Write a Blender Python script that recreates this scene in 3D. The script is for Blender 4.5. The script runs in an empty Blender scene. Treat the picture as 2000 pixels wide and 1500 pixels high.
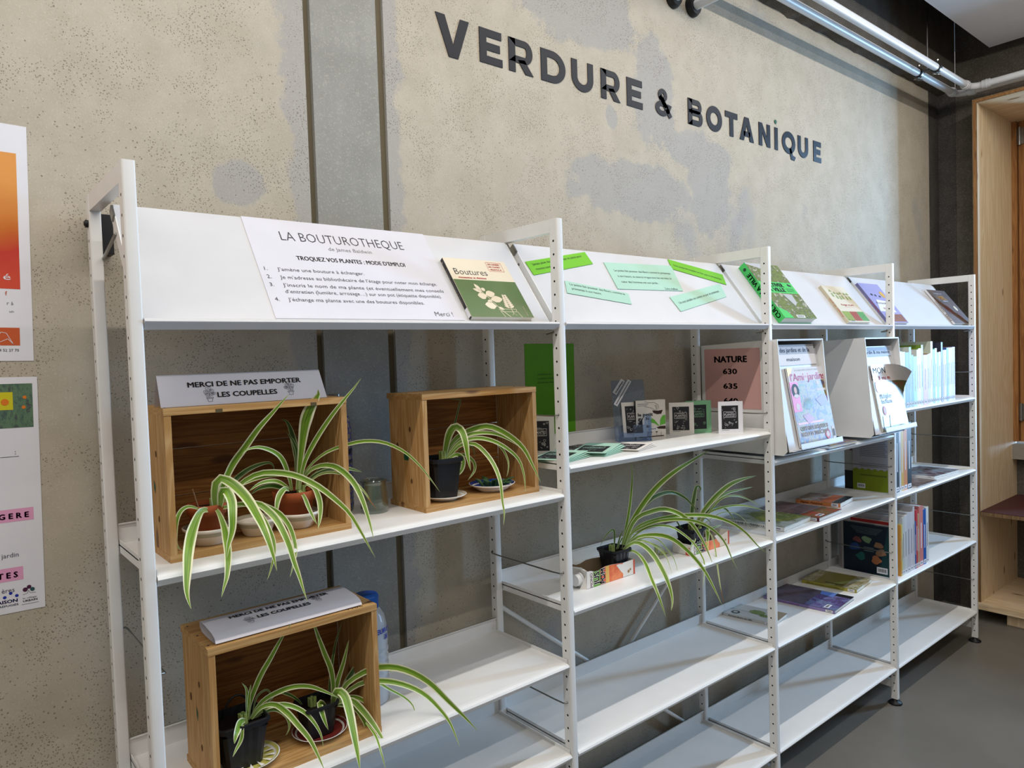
import bpy, math, random
from mathutils import Vector, Matrix
C = bpy.context.scene.collection
S = bpy.context.scene
# ------------------------------------------------------------------ camera
cam = bpy.data.cameras.new('camera'); cam.lens = 36*1400.37/2000; cam.sensor_width = 36; cam.clip_start = .05
co = bpy.data.objects.new('camera', cam); C.objects.link(co)
R_ = Vector((0.768, -0.639, -0.033)); U_ = Vector((0.049, 0.008, 0.999)); F_ = Vector((0.638, 0.769, -0.037))
F_.normalize(); R_ = (R_ - F_*R_.dot(F_)).normalized(); U_ = R_.cross(F_)
co.matrix_world = Matrix(((R_.x, U_.x, -F_.x, -0.2596), (R_.y, U_.y, -F_.y, -1.2415), (R_.z, U_.z, -F_.z, 1.4777), (0, 0, 0, 1)))
S.camera = co
# ------------------------------------------------------------------ world, lights, exposure
S.view_settings.view_transform = 'Standard'; S.view_settings.look = 'None'
S.view_settings.gamma = 1; S.view_settings.use_curve_mapping = False
S.view_settings.exposure = 0.0
w = bpy.data.worlds.new('room_light'); S.world = w; w.use_nodes = True
bg = w.node_tree.nodes['Background']; bg.inputs[0].default_value = (1.0, .975, .95, 1); bg.inputs[1].default_value = 0.25
def area(name, loc, rot, sx, sy, power, col, spread=180):
    l = bpy.data.lights.new(name, 'AREA'); l.shape = 'RECTANGLE'; l.size = sx; l.size_y = sy; l.energy = power
    l.color = col; l.spread = math.radians(spread)
    o = bpy.data.objects.new(name, l); C.objects.link(o); o.location = loc; o.rotation_euler = rot; return o
# two rows of tubular ceiling lamps run along the wall, one close to the shelves, one behind the viewer
area('lamp_row_near', (.6, -.62, 2.96), (math.radians(14), 0, 0), 6.2, .03, 55, (1, .95, .885))
area('lamp_row_far', (.5, -1.75, 2.96), (math.radians(22), 0, 0), 6.0, .03, 29, (1, .95, .885))
# bright sky between the buildings outside, seen through the window of the right-hand wall
area('sky_outside', (7.0, -1.85, 2.15), (math.radians(90), 0, math.radians(62)), .36, 2.7, 430, (.38, .62, 1.0))

# ------------------------------------------------------------------ materials
def s2l(c): return tuple((x/255/12.92 if x <= 10 else ((x/255+.055)/1.055)**2.4) for x in c)
MC = {}
def nt(name):
    m = bpy.data.materials.new(name); m.use_nodes = True; t = m.node_tree
    return m, t, t.nodes['Principled BSDF']
def M(name, rgb, rough=.5, metal=0, spec=.5, coat=0, trans=0, ior=1.45, alpha=1):
    if name in MC: return MC[name]
    m, t, b = nt(name)
    b.inputs['Base Color'].default_value = (*s2l(rgb), 1); b.inputs['Roughness'].default_value = rough
    b.inputs['Metallic'].default_value = metal; b.inputs['Specular IOR Level'].default_value = spec
    b.inputs['Coat Weight'].default_value = coat; b.inputs['Coat Roughness'].default_value = .08
    b.inputs['Transmission Weight'].default_value = trans; b.inputs['IOR'].default_value = ior; b.inputs['Alpha'].default_value = alpha
    # a faint tone variation so that no surface is perfectly even
    n = t.nodes.new('ShaderNodeTexNoise'); n.inputs['Scale'].default_value = 14; n.inputs['Detail'].default_value = 4
    tc = t.nodes.new('ShaderNodeTexCoord'); t.links.new(tc.outputs['Object'], n.inputs['Vector'])
    h = t.nodes.new('ShaderNodeHueSaturation'); h.inputs['Color'].default_value = (*s2l(rgb), 1)
    mr = t.nodes.new('ShaderNodeMapRange'); mr.inputs['To Min'].default_value = .95; mr.inputs['To Max'].default_value = 1.05
    t.links.new(n.outputs['Fac'], mr.inputs['Value']); t.links.new(mr.outputs[0], h.inputs['Value']); t.links.new(h.outputs[0], b.inputs['Base Color'])
    MC[name] = m; return m
def ramp(t, fac, stops):
    r = t.nodes.new('ShaderNodeValToRGB'); e = r.color_ramp.elements
    while len(e) < len(stops): e.new(.5)
    for k, (p, c) in enumerate(stops): e[k].position = p; e[k].color = (*s2l(c), 1) if max(c) > 1 else (*c, 1)
    t.links.new(fac, r.inputs[0]); return r.outputs[0]
def mathn(t, op, a, b=None, c=None):
    n = t.nodes.new('ShaderNodeMath'); n.operation = op
    for k, v in enumerate((a, b, c)):
        if v is None: continue
        if isinstance(v, (int, float)): n.inputs[k].default_value = v
        else: t.links.new(v, n.inputs[k])
    return n.outputs[0]
def mix(t, f, a, b):
    n = t.nodes.new('ShaderNodeMix'); n.data_type = 'RGBA'
    for k, v in ((0, f), (6, a), (7, b)):
        if isinstance(v, (int, float)): n.inputs[k].default_value = v
        elif isinstance(v, tuple): n.inputs[k].default_value = (*s2l(v), 1)
        else: t.links.new(v, n.inputs[k])
    return n.outputs[2]
def noise(t, vec, scale, detail=5, rough=.55, dist=0):
    n = t.nodes.new('ShaderNodeTexNoise'); n.inputs['Scale'].default_value = scale; n.inputs['Detail'].default_value = detail
    n.inputs['Roughness'].default_value = rough; n.inputs['Distortion'].default_value = dist; t.links.new(vec, n.inputs['Vector']); return n.outputs['Fac']
def smooth(t, v, a, b):
    n = t.nodes.new('ShaderNodeMapRange'); n.interpolation_type = 'SMOOTHSTEP'
    n.inputs['From Min'].default_value = a; n.inputs['From Max'].default_value = b; t.links.new(v, n.inputs['Value']); return n.outputs[0]
def concrete(name, base, dark, patch, blobs=(), streak=False, pores=1.0, side=None):
    m, t, b = nt(name); g = t.nodes.new('ShaderNodeNewGeometry').outputs['Position']
    sep = t.nodes.new('ShaderNodeSeparateXYZ'); t.links.new(g, sep.inputs[0])
    big = noise(t, g, 1.7, 6, .6, .3); mid = noise(t, g, 9, 6, .65); fine = noise(t, g, 260, 3, .7)
    c = mix(t, smooth(t, mid, .3, .75), dark, base)
    pm = smooth(t, big, .60, .70)
    for (x, z, rx, rz) in blobs:
        dx = mathn(t, 'DIVIDE', mathn(t, 'SUBTRACT', sep.outputs[0], x), rx); dz = mathn(t, 'DIVIDE', mathn(t, 'SUBTRACT', sep.outputs[2], z), rz)
        d = mathn(t, 'SQRT', mathn(t, 'ADD', mathn(t, 'MULTIPLY', dx, dx), mathn(t, 'MULTIPLY', dz, dz)))
        d = mathn(t, 'ADD', d, mathn(t, 'MULTIPLY', mathn(t, 'SUBTRACT', mid, .5), 1.5))
        pm = mathn(t, 'MAXIMUM', pm, mathn(t, 'SUBTRACT', 1.0, smooth(t, d, .86, 1.05)))
    if side:
        ed = mathn(t, 'ADD', sep.outputs[0], mathn(t, 'MULTIPLY', mathn(t, 'SUBTRACT', mid, .5), .16))
        pm = mathn(t, 'MAXIMUM', pm, mathn(t, 'MULTIPLY', smooth(t, ed, side[0], side[0]+.02), mathn(t, 'SUBTRACT', 1.0, smooth(t, ed, side[1], side[1]+.02))))
    c = mix(t, mathn(t, 'MULTIPLY', pm, .85), c, patch)
    if streak:
        sc = t.nodes.new('ShaderNodeVectorMath'); sc.operation = 'MULTIPLY'; sc.inputs[1].default_value = (9, 9, .7); t.links.new(g, sc.inputs[0])
        c = mix(t, mathn(t, 'MULTIPLY', smooth(t, noise(t, sc.outputs[0], 2, 5), .4, .7), .6), c, dark)
    c = mix(t, mathn(t, 'MULTIPLY', smooth(t, fine, .52, .72), .22), c, (236, 228, 210))
    v = t.nodes.new('ShaderNodeTexVoronoi'); v.inputs['Scale'].default_value = 95; v.inputs['Randomness'].default_value = 1; t.links.new(g, v.inputs['Vector'])
    dens = noise(t, g, 5, 4)
    hole = mathn(t, 'LESS_THAN', v.outputs['Distance'], mathn(t, 'MULTIPLY', smooth(t, dens, .3, .68), .17*pores))
    v2 = t.nodes.new('ShaderNodeTexVoronoi'); v2.inputs['Scale'].default_value = 34; t.links.new(g, v2.inputs['Vector'])
    hole2 = mathn(t, 'LESS_THAN', v2.outputs['Distance'], .060*pores)
    v3 = t.nodes.new('ShaderNodeTexVoronoi'); v3.inputs['Scale'].default_value = 210; t.links.new(g, v3.inputs['Vector'])
    hole3 = mathn(t, 'LESS_THAN', v3.outputs['Distance'], mathn(t, 'MULTIPLY', smooth(t, noise(t, g, 11, 4), .32, .6), .27*pores))
    sp = mathn(t, 'MAXIMUM', mathn(t, 'MAXIMUM', hole, hole2), hole3)
    c = mix(t, mathn(t, 'MULTIPLY', sp, .62), c, (96, 82, 66))
    t.links.new(c, b.inputs['Base Color']); b.inputs['Roughness'].default_value = .88; b.inputs['Specular IOR Level'].default_value = .25
    bm = t.nodes.new('ShaderNodeBump'); bm.inputs['Strength'].default_value = .35; bm.inputs['Distance'].default_value = .004
    h = mathn(t, 'SUBTRACT', mathn(t, 'ADD', mathn(t, 'MULTIPLY', mid, .8), mathn(t, 'MULTIPLY', fine, .25)), mathn(t, 'MULTIPLY', sp, .8))
    t.links.new(h, bm.inputs['Height']); t.links.new(bm.outputs[0], b.inputs['Normal']); return m
def wood(name, axis, light, dark, knot=(92, 56, 30), scale=1.0, rough=.55, knots=.16):
    m, t, b = nt(name); tc = t.nodes.new('ShaderNodeTexCoord').outputs['Object']
    oi = t.nodes.new('ShaderNodeObjectInfo').outputs['Random']
    ad = t.nodes.new('ShaderNodeVectorMath'); ad.operation = 'ADD'; t.links.new(tc, ad.inputs[0])
    cx = t.nodes.new('ShaderNodeCombineXYZ')
    for k in range(3): t.links.new(mathn(t, 'MULTIPLY', oi, 7.3+k*3), cx.inputs[k])
    t.links.new(cx.outputs[0], ad.inputs[1])
    sc = t.nodes.new('ShaderNodeVectorMath'); sc.operation = 'MULTIPLY'
    s = [26*scale]*3; s['xyz'.index(axis)] = 1.5*scale; sc.inputs[1].default_value = s; t.links.new(ad.outputs[0], sc.inputs[0])
    n1 = noise(t, sc.outputs[0], 1.2, 3, .5, .6)
    rings = mathn(t, 'FRACT', mathn(t, 'MULTIPLY', n1, 9))
    rings = mathn(t, 'ABSOLUTE', mathn(t, 'SUBTRACT', rings, .5))
    n2 = noise(t, sc.outputs[0], 5, 3)
    f = mathn(t, 'ADD', mathn(t, 'MULTIPLY', rings, 1.1), mathn(t, 'MULTIPLY', n2, .45))
    c = mix(t, smooth(t, f, .2, .95), dark, light)
    v = t.nodes.new('ShaderNodeTexVoronoi'); v.inputs['Scale'].default_value = 1
    s3 = [13*scale]*3; s3['xyz'.index(axis)] = 5*scale
    sk = t.nodes.new('ShaderNodeVectorMath'); sk.operation = 'MULTIPLY'; sk.inputs[1].default_value = s3; t.links.new(ad.outputs[0], sk.inputs[0]); t.links.new(sk.outputs[0], v.inputs['Vector'])
    k = mathn(t, 'SUBTRACT', 1.0, smooth(t, v.outputs['Distance'], knots*.45, knots))
    c = mix(t, mathn(t, 'MULTIPLY', k, .85), c, knot)
    t.links.new(c, b.inputs['Base Color']); b.inputs['Roughness'].default_value = rough; b.inputs['Specular IOR Level'].default_value = .3
    bm = t.nodes.new('ShaderNodeBump'); bm.inputs['Strength'].default_value = .25; bm.inputs['Distance'].default_value = .001
    t.links.new(f, bm.inputs['Height']); t.links.new(bm.outputs[0], b.inputs['Normal']); return m
def photo(name, cols, scale=60, rough=.42, coat=.08, stretch=(1, 1, 1)):
    if name in MC: return MC[name]
    m, t, b = nt(name); tc = t.nodes.new('ShaderNodeTexCoord').outputs['Object']
    sc = t.nodes.new('ShaderNodeVectorMath'); sc.operation = 'MULTIPLY'; sc.inputs[1].default_value = stretch; t.links.new(tc, sc.inputs[0])
    n = noise(t, sc.outputs[0], scale, 6, .75, .4); k = len(cols)
    c = ramp(t, n, [(.30+.40*i/(k-1), cols[i]) for i in range(k)])
    t.links.new(c, b.inputs['Base Color']); b.inputs['Roughness'].default_value = rough; b.inputs['Coat Weight'].default_value = coat; b.inputs['Coat Roughness'].default_value = .1
    MC[name] = m; return m
def leafmat(name, dark, mid_, edge, tipbrown=False):
    m, t, b = nt(name); uv = t.nodes.new('ShaderNodeUVMap'); uv.uv_map = 'UVMap'
    sep = t.nodes.new('ShaderNodeSeparateXYZ'); t.links.new(uv.outputs[0], sep.inputs[0])
    sc = t.nodes.new('ShaderNodeVectorMath'); sc.operation = 'MULTIPLY'; sc.inputs[1].default_value = (7, .8, 1); t.links.new(uv.outputs[0], sc.inputs[0])
    st = noise(t, sc.outputs[0], 2.2, 3)
    a = mathn(t, 'ABSOLUTE', mathn(t, 'MULTIPLY', mathn(t, 'SUBTRACT', sep.outputs[0], .5), 2))
    a2 = mathn(t, 'ADD', a, mathn(t, 'MULTIPLY', mathn(t, 'SUBTRACT', st, .5), .35))
    g = mix(t, smooth(t, st, .38, .62), dark, mid_)
    c = mix(t, smooth(t, a2, .62, .72), g, edge)
    c = mix(t, mathn(t, 'MULTIPLY', mathn(t, 'SUBTRACT', 1.0, smooth(t, sep.outputs[1], .0, .25)), .45), c, (176, 196, 120))
    if tipbrown: c = mix(t, smooth(t, sep.outputs[1], .80, .86), c, (150, 104, 60))
    t.links.new(c, b.inputs['Base Color']); b.inputs['Roughness'].default_value = .38; b.inputs['Specular IOR Level'].default_value = .45
    tr = t.nodes.new('ShaderNodeBsdfTranslucent'); t.links.new(c, tr.inputs[0]); ms = t.nodes.new('ShaderNodeMixShader'); ms.inputs[0].default_value = .22
    t.links.new(b.outputs[0], ms.inputs[1]); t.links.new(tr.outputs[0], ms.inputs[2]); t.links.new(ms.outputs[0], t.nodes['Material Output'].inputs[0]); return m

WHITE = M('white_powder_coat', (232, 231, 228), .38)
WHITEB = M('white_powder_coat_board', (204, 204, 206), .45)
BPAPER = M('sheet_paper', (210, 209, 217), .75, spec=.2)
HOLE = M('hole_dark', (18, 18, 18), .8)
STEEL = M('steel_wire', (150, 150, 146), .3, 1)
BLACKP = M('black_plastic', (20, 22, 28), .38)
RUBBER = M('black_rubber', (17, 17, 20), .5)
PAPER = M('white_paper', (226, 226, 232), .75, spec=.3)
PAPERW = M('warm_white_paper', (222, 216, 208), .75, spec=.3)
PAGES = M('page_block', (222, 219, 210), .85, spec=.2)
INK = M('black_ink', (24, 24, 30), .6)
GREYINK = M('grey_ink', (120, 120, 124), .6)
PALEINK = M('pale_ink', (176, 176, 178), .6)
VINYL = M('navy_black_vinyl', (13, 17, 28), .42, spec=.25)
LIME = M('lime_paper', (112, 184, 34), .75); LIMED = M('green_paper', (84, 150, 8), .7)
MINT = M('mint_paper', (168, 206, 186), .75); MINTD = M('mint_card', (120, 172, 130), .7)
PINK = M('pink_paper', (214, 166, 160), .7)
TERRA = M('terracotta', (150, 74, 36), .7, spec=.3); SOIL = M('soil', (30, 24, 18), .95, spec=.1)
CERAM = M('white_ceramic', (226, 214, 200), .3); CERAMW = M('white_glaze', (234, 232, 228), .2)
PIPE = M('white_pipe', (222, 224, 226), .35)
def clear(name, tint, refl, rough=.03):
    m, t, b = nt(name); tr = t.nodes.new('ShaderNodeBsdfTransparent'); tr.inputs[0].default_value = (*s2l(tint), 1)
    gl = t.nodes.new('ShaderNodeBsdfGlossy'); gl.inputs['Roughness'].default_value = rough; gl.inputs['Color'].default_value = (.95, .98, 1, 1)
    fz = t.nodes.new('ShaderNodeLayerWeight'); fz.inputs[0].default_value = .35; ms = t.nodes.new('ShaderNodeMixShader')
    t.links.new(mathn(t, 'MINIMUM', mathn(t, 'ADD', mathn(t, 'MULTIPLY', fz.outputs['Facing'], refl), .05), 1.0), ms.inputs[0])
    t.links.new(tr.outputs[0], ms.inputs[1]); t.links.new(gl.outputs[0], ms.inputs[2]); t.links.new(ms.outputs[0], t.nodes['Material Output'].inputs[0]); return m
ACRYL = clear('clear_acrylic', (222, 234, 250), .55)
GLASS = clear('jar_glass', (222, 230, 224), .6)
PANE = clear('window_glass', (248, 252, 250), .3)
RED = M('red_print', (200, 52, 40), .5); PINKP = M('magenta_print', (214, 30, 110), .4); BLUE = M('blue_print', (24, 50, 160), .45)
WALL = concrete('beige_concrete', (188, 179, 163), (176, 167, 150), (164, 161, 156), blobs=((2.03, 2.09, .13, .2), (1.62, 2.02, .34, .1), (1.95, 2.2, .22, .07), (1.72, 2.36, .12, .2), (1.5, 2.24, .03, .04), (1.35, 2.55, .3, .12), (.30, 1.87, .06, .05)), side=(.40, .70))
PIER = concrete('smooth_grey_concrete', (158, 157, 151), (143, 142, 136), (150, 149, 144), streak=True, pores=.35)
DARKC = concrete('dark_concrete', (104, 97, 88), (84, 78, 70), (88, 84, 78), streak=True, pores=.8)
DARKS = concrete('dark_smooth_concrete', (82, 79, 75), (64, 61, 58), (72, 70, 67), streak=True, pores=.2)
GROOVE = M('groove_mortar', (112, 103, 84), .9, spec=.2)
WX = wood('crate_pine_x', 'x', (196, 158, 104), (170, 126, 72)); WZ = wood('crate_pine_z', 'z', (198, 160, 108), (172, 128, 74))
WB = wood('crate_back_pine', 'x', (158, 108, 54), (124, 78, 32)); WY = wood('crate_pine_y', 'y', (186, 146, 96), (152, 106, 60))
SPX = wood('spruce_z', 'z', (240, 220, 188), (224, 196, 154), (140, 92, 48), .6, knots=.1); SPY = wood('spruce_y', 'y', (238, 216, 182), (220, 190, 148), (140, 92, 48), .6, knots=.12)
PLY = wood('plywood_edge', 'z', (150, 120, 84), (120, 92, 60), scale=1.2, knots=.05); OAK = wood('door_wood', 'z', (176, 124, 70), (146, 96, 50), scale=.8)
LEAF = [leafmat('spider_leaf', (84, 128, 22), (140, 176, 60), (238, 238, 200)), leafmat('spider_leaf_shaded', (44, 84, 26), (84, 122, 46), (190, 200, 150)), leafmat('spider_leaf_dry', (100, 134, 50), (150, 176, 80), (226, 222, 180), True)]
def floormat():
    m, t, b = nt('grey_resin_floor'); g = t.nodes.new('ShaderNodeNewGeometry').outputs['Position']
    n = noise(t, g, 3, 5); f = noise(t, g, 300, 2)
    c = mix(t, smooth(t, n, .3, .7), (112, 107, 98), (122, 116, 107)); c = mix(t, mathn(t, 'MULTIPLY', smooth(t, f, .6, .7), .25), c, (84, 82, 76))
    t.links.new(c, b.inputs['Base Color']); b.inputs['Roughness'].default_value = .42; return m
FLOOR = floormat()

# ------------------------------------------------------------------ mesh helpers
class Fr:                               # a flat working frame in the place: origin, right, up, outward normal
    def __init__(s, o, ex, ey):
        s.o = Vector(o); s.ex = Vector(ex).normalized(); s.ey = Vector(ey).normalized(); s.n = s.ex.cross(s.ey)
    def __call__(s, u, v, n=0): return s.o + s.ex*u + s.ey*v + s.n*n
    def sub(s, u, v, ang=0, n=0):
        a = math.radians(ang); return Fr(s(u, v, n), s.ex*math.cos(a)+s.ey*math.sin(a), -s.ex*math.sin(a)+s.ey*math.cos(a))
TXT = {}
def glyphs(s, bold, res):
    key = (s, bold, res)
    if key not in TXT:
        c = bpy.data.curves.new('t', 'FONT'); c.body = s; c.offset = bold; c.resolution_u = res; c.size = 1
        o = bpy.data.objects.new('t', c); m = o.to_mesh()
        vs = [(v.co.x, v.co.y) for v in m.vertices]; fs = [tuple(p.vertices) for p in m.polygons]
        o.to_mesh_clear(); bpy.data.objects.remove(o); bpy.data.curves.remove(c)
        TXT[key] = (vs, fs)
    return TXT[key]
class MB:
    def __init__(s): s.v = []; s.f = []; s.mi = []; s.ms = []; s.uv = {}; s.cur = 0; s.sm = []
    def mat(s, m):
        if m not in s.ms: s.ms.append(m)
        s.cur = s.ms.index(m); return s
    def add(s, vs, fs, smooth=False):
        b = len(s.v); s.v += [tuple(v) for v in vs]
        for f in fs: s.f.append(tuple(b+i for i in f)); s.mi.append(s.cur); s.sm.append(smooth)
        return b
    def box(s, x0, x1, y0, y1, z0, z1):
        s.add([(x, y, z) for z in (z0, z1) for y in (y0, y1) for x in (x0, x1)], [(0, 2, 3, 1), (4, 5, 7, 6), (0, 1, 5, 4), (2, 6, 7, 3), (0, 4, 6, 2), (1, 3, 7, 5)]); return s
    def fbox(s, F, u0, u1, v0, v1, n0, n1):
        s.add([F(u, v, n) for n in (n0, n1) for v in (v0, v1) for u in (u0, u1)], [(0, 2, 3, 1), (4, 5, 7, 6), (0, 1, 5, 4), (2, 6, 7, 3), (0, 4, 6, 2), (1, 3, 7, 5)]); return s
    def poly(s, F, pts, n=.0003): s.add([F(u, v, n) for u, v in pts], [tuple(range(len(pts)))]); return s
    def rect(s, F, u0, v0, u1, v1, n=.0003): return s.poly(F, [(u0, v0), (u1, v0), (u1, v1), (u0, v1)], n)
    def disc(s, F, u, v, r, n=.0003, k=16, ry=None):
        return s.poly(F, [(u+r*math.cos(6.2832*i/k), v+(ry or r)*math.sin(6.2832*i/k)) for i in range(k)], n)
    def ring(s, F, u, v, r, t, n=.0004, k=12, wob=0):
        vs = []; 
        for i in range(k):
            a = 6.2832*i/k; rr = r*(1+wob*math.sin(3*a))
            for q in (rr-t, rr): vs.append(F(u+q*math.cos(a), v+q*math.sin(a), n))
        s.add(vs, [(2*i, 2*i+1, (2*i+3) % (2*k), (2*i+2) % (2*k)) for i in range(k)]); return s
    def line(s, F, pts, t, n=.0004):
        for (a, b), (c, d) in zip(pts[:-1], pts[1:]):
            L = math.hypot(c-a, d-b) or 1; px, py = -(d-b)/L*t/2, (c-a)/L*t/2
            s.poly(F, [(a+px, b+py), (a-px, b-py), (c-px, d-py), (c+px, d+py)], n)
        return s
    def text(s, F, txt, u, v, h, w=None, bold=0, n=.0004, align='l', res=2):
        vs, fs = glyphs(txt, min(bold, 0), res)
        if not vs: return s
        x0 = min(a for a, b in vs); x1 = max(a for a, b in vs); sy = h/.73; W0 = (x1-x0)
        b = max(bold, 0)*1.5*sy; sx = ((w-2*b)/W0) if w else sy; W = W0*sx+2*b
        o = u if align == 'l' else (u-W/2 if align == 'c' else u-W)
        sh = [(b, 0)] if b == 0 else [(0, 0), (b*.67, 0), (b*1.33, 0), (2*b, 0)] + ([(b, -b*.6), (b, b*.6)] if bold > .025 else [])
        for dx, dy in sh: s.add([F(o+dx+(a-x0)*sx, v+dy+b_*sy, n) for a, b_ in vs], fs)
        return s
    def prism(s, pts, axis, a, b, smooth=False):
        k = len(pts); vs = []
        for t in (a, b):
            for p, q in pts: vs.append({'x': (t, p, q), 'y': (p, t, q), 'z': (p, q, t)}[axis])
        s.add(vs, [(i, (i+1) % k, k+(i+1) % k, k+i) for i in range(k)], smooth); s.add(vs[:k], [tuple(range(k))]); s.add(vs[k:], [tuple(range(k))]); return s
    def tube(s, pts, r, k=10, cap=True, smooth=True):
        P = [Vector(p) for p in pts]; vs = []; up = None
        for i, p in enumerate(P):
            d = (P[min(i+1, len(P)-1)]-P[max(i-1, 0)]).normalized()
            if up is None: up = Vector((0, 0, 1)) if abs(d.z) < .9 else Vector((1, 0, 0))
            a = d.cross(up).normalized(); b2 = a.cross(d).normalized(); up = b2
            rr = r[i] if isinstance(r, (list, tuple)) else r
            for j in range(k):
                an = 6.28319*j/k; vs.append(p+a*math.cos(an)*rr+b2*math.sin(an)*rr)
        n = len(P); fs = [(i*k+j, i*k+(j+1) % k, (i+1)*k+(j+1) % k, (i+1)*k+j) for i in range(n-1) for j in range(k)]
        b = s.add(vs, fs, smooth)
        if cap: s.add(vs[:k], [tuple(range(k))]); s.add(vs[-k:], [tuple(range(k))])
        return s
    def lathe(s, c, prof, k=24, smooth=True, sx=1, sy=1, closed=True, sq=None):
        vs = []
        for r, z in prof:
            for j in range(k):
                a = 6.28319*j/k; ca, sa = math.cos(a), math.sin(a)
                if sq: m_ = (abs(ca)**sq+abs(sa)**sq)**(-1/sq); ca *= m_; sa *= m_
                vs.append((c[0]+r*sx*ca, c[1]+r*sy*sa, c[2]+z))
        n = len(prof); s.add(vs, [(i*k+j, i*k+(j+1) % k, (i+1)*k+(j+1) % k, (i+1)*k+j) for i in range(n-1) for j in range(k)], smooth)
        if closed: s.add(vs[:k], [tuple(range(k))]); s.add(vs[-k:], [tuple(range(k))])
        return s
    def build(s, name, parent=None, org=None, uvs=None):
        if org is None: org = world_loc(parent) if parent else Vector((0, 0, 0))
        me = bpy.data.meshes.new(name)
        me.from_pydata([tuple(Vector(v)-org) for v in s.v], [], s.f)
        for m in s.ms: me.materials.append(m)
        me.polygons.foreach_set('material_index', s.mi); me.polygons.foreach_set('use_smooth', s.sm)
        if uvs:
            ul = me.uv_layers.new(name='UVMap')
            for l in me.loops: ul.data[l.index].uv = uvs[l.vertex_index]
        me.validate(); me.update()
        o = bpy.data.objects.new(name, me); C.objects.link(o)
        if parent: o.parent = parent
        else: o.location = org
        return o
def world_loc(o):
    v = Vector((0, 0, 0))
    while o: v += Vector(o.location); o = o.parent
    return v
def tag(o, label=None, cat=None, group=None, kind=None):
    for k, v in (('label', label), ('category', cat), ('group', group), ('kind', kind)):
        if v: o[k] = v
    return o
def thing(name, label, cat, loc=(0, 0, 0), group=None):
    o = bpy.data.objects.new(name, None); C.objects.link(o); o.location = loc; o.empty_display_size = .05
    return tag(o, label, cat, group)
def struct(name, mb): return tag(mb.build(name), kind='structure')
def one(name, mb, label, cat, loc, group=None): return tag(mb.build(name, org=Vector(loc)), label, cat, group)
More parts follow.
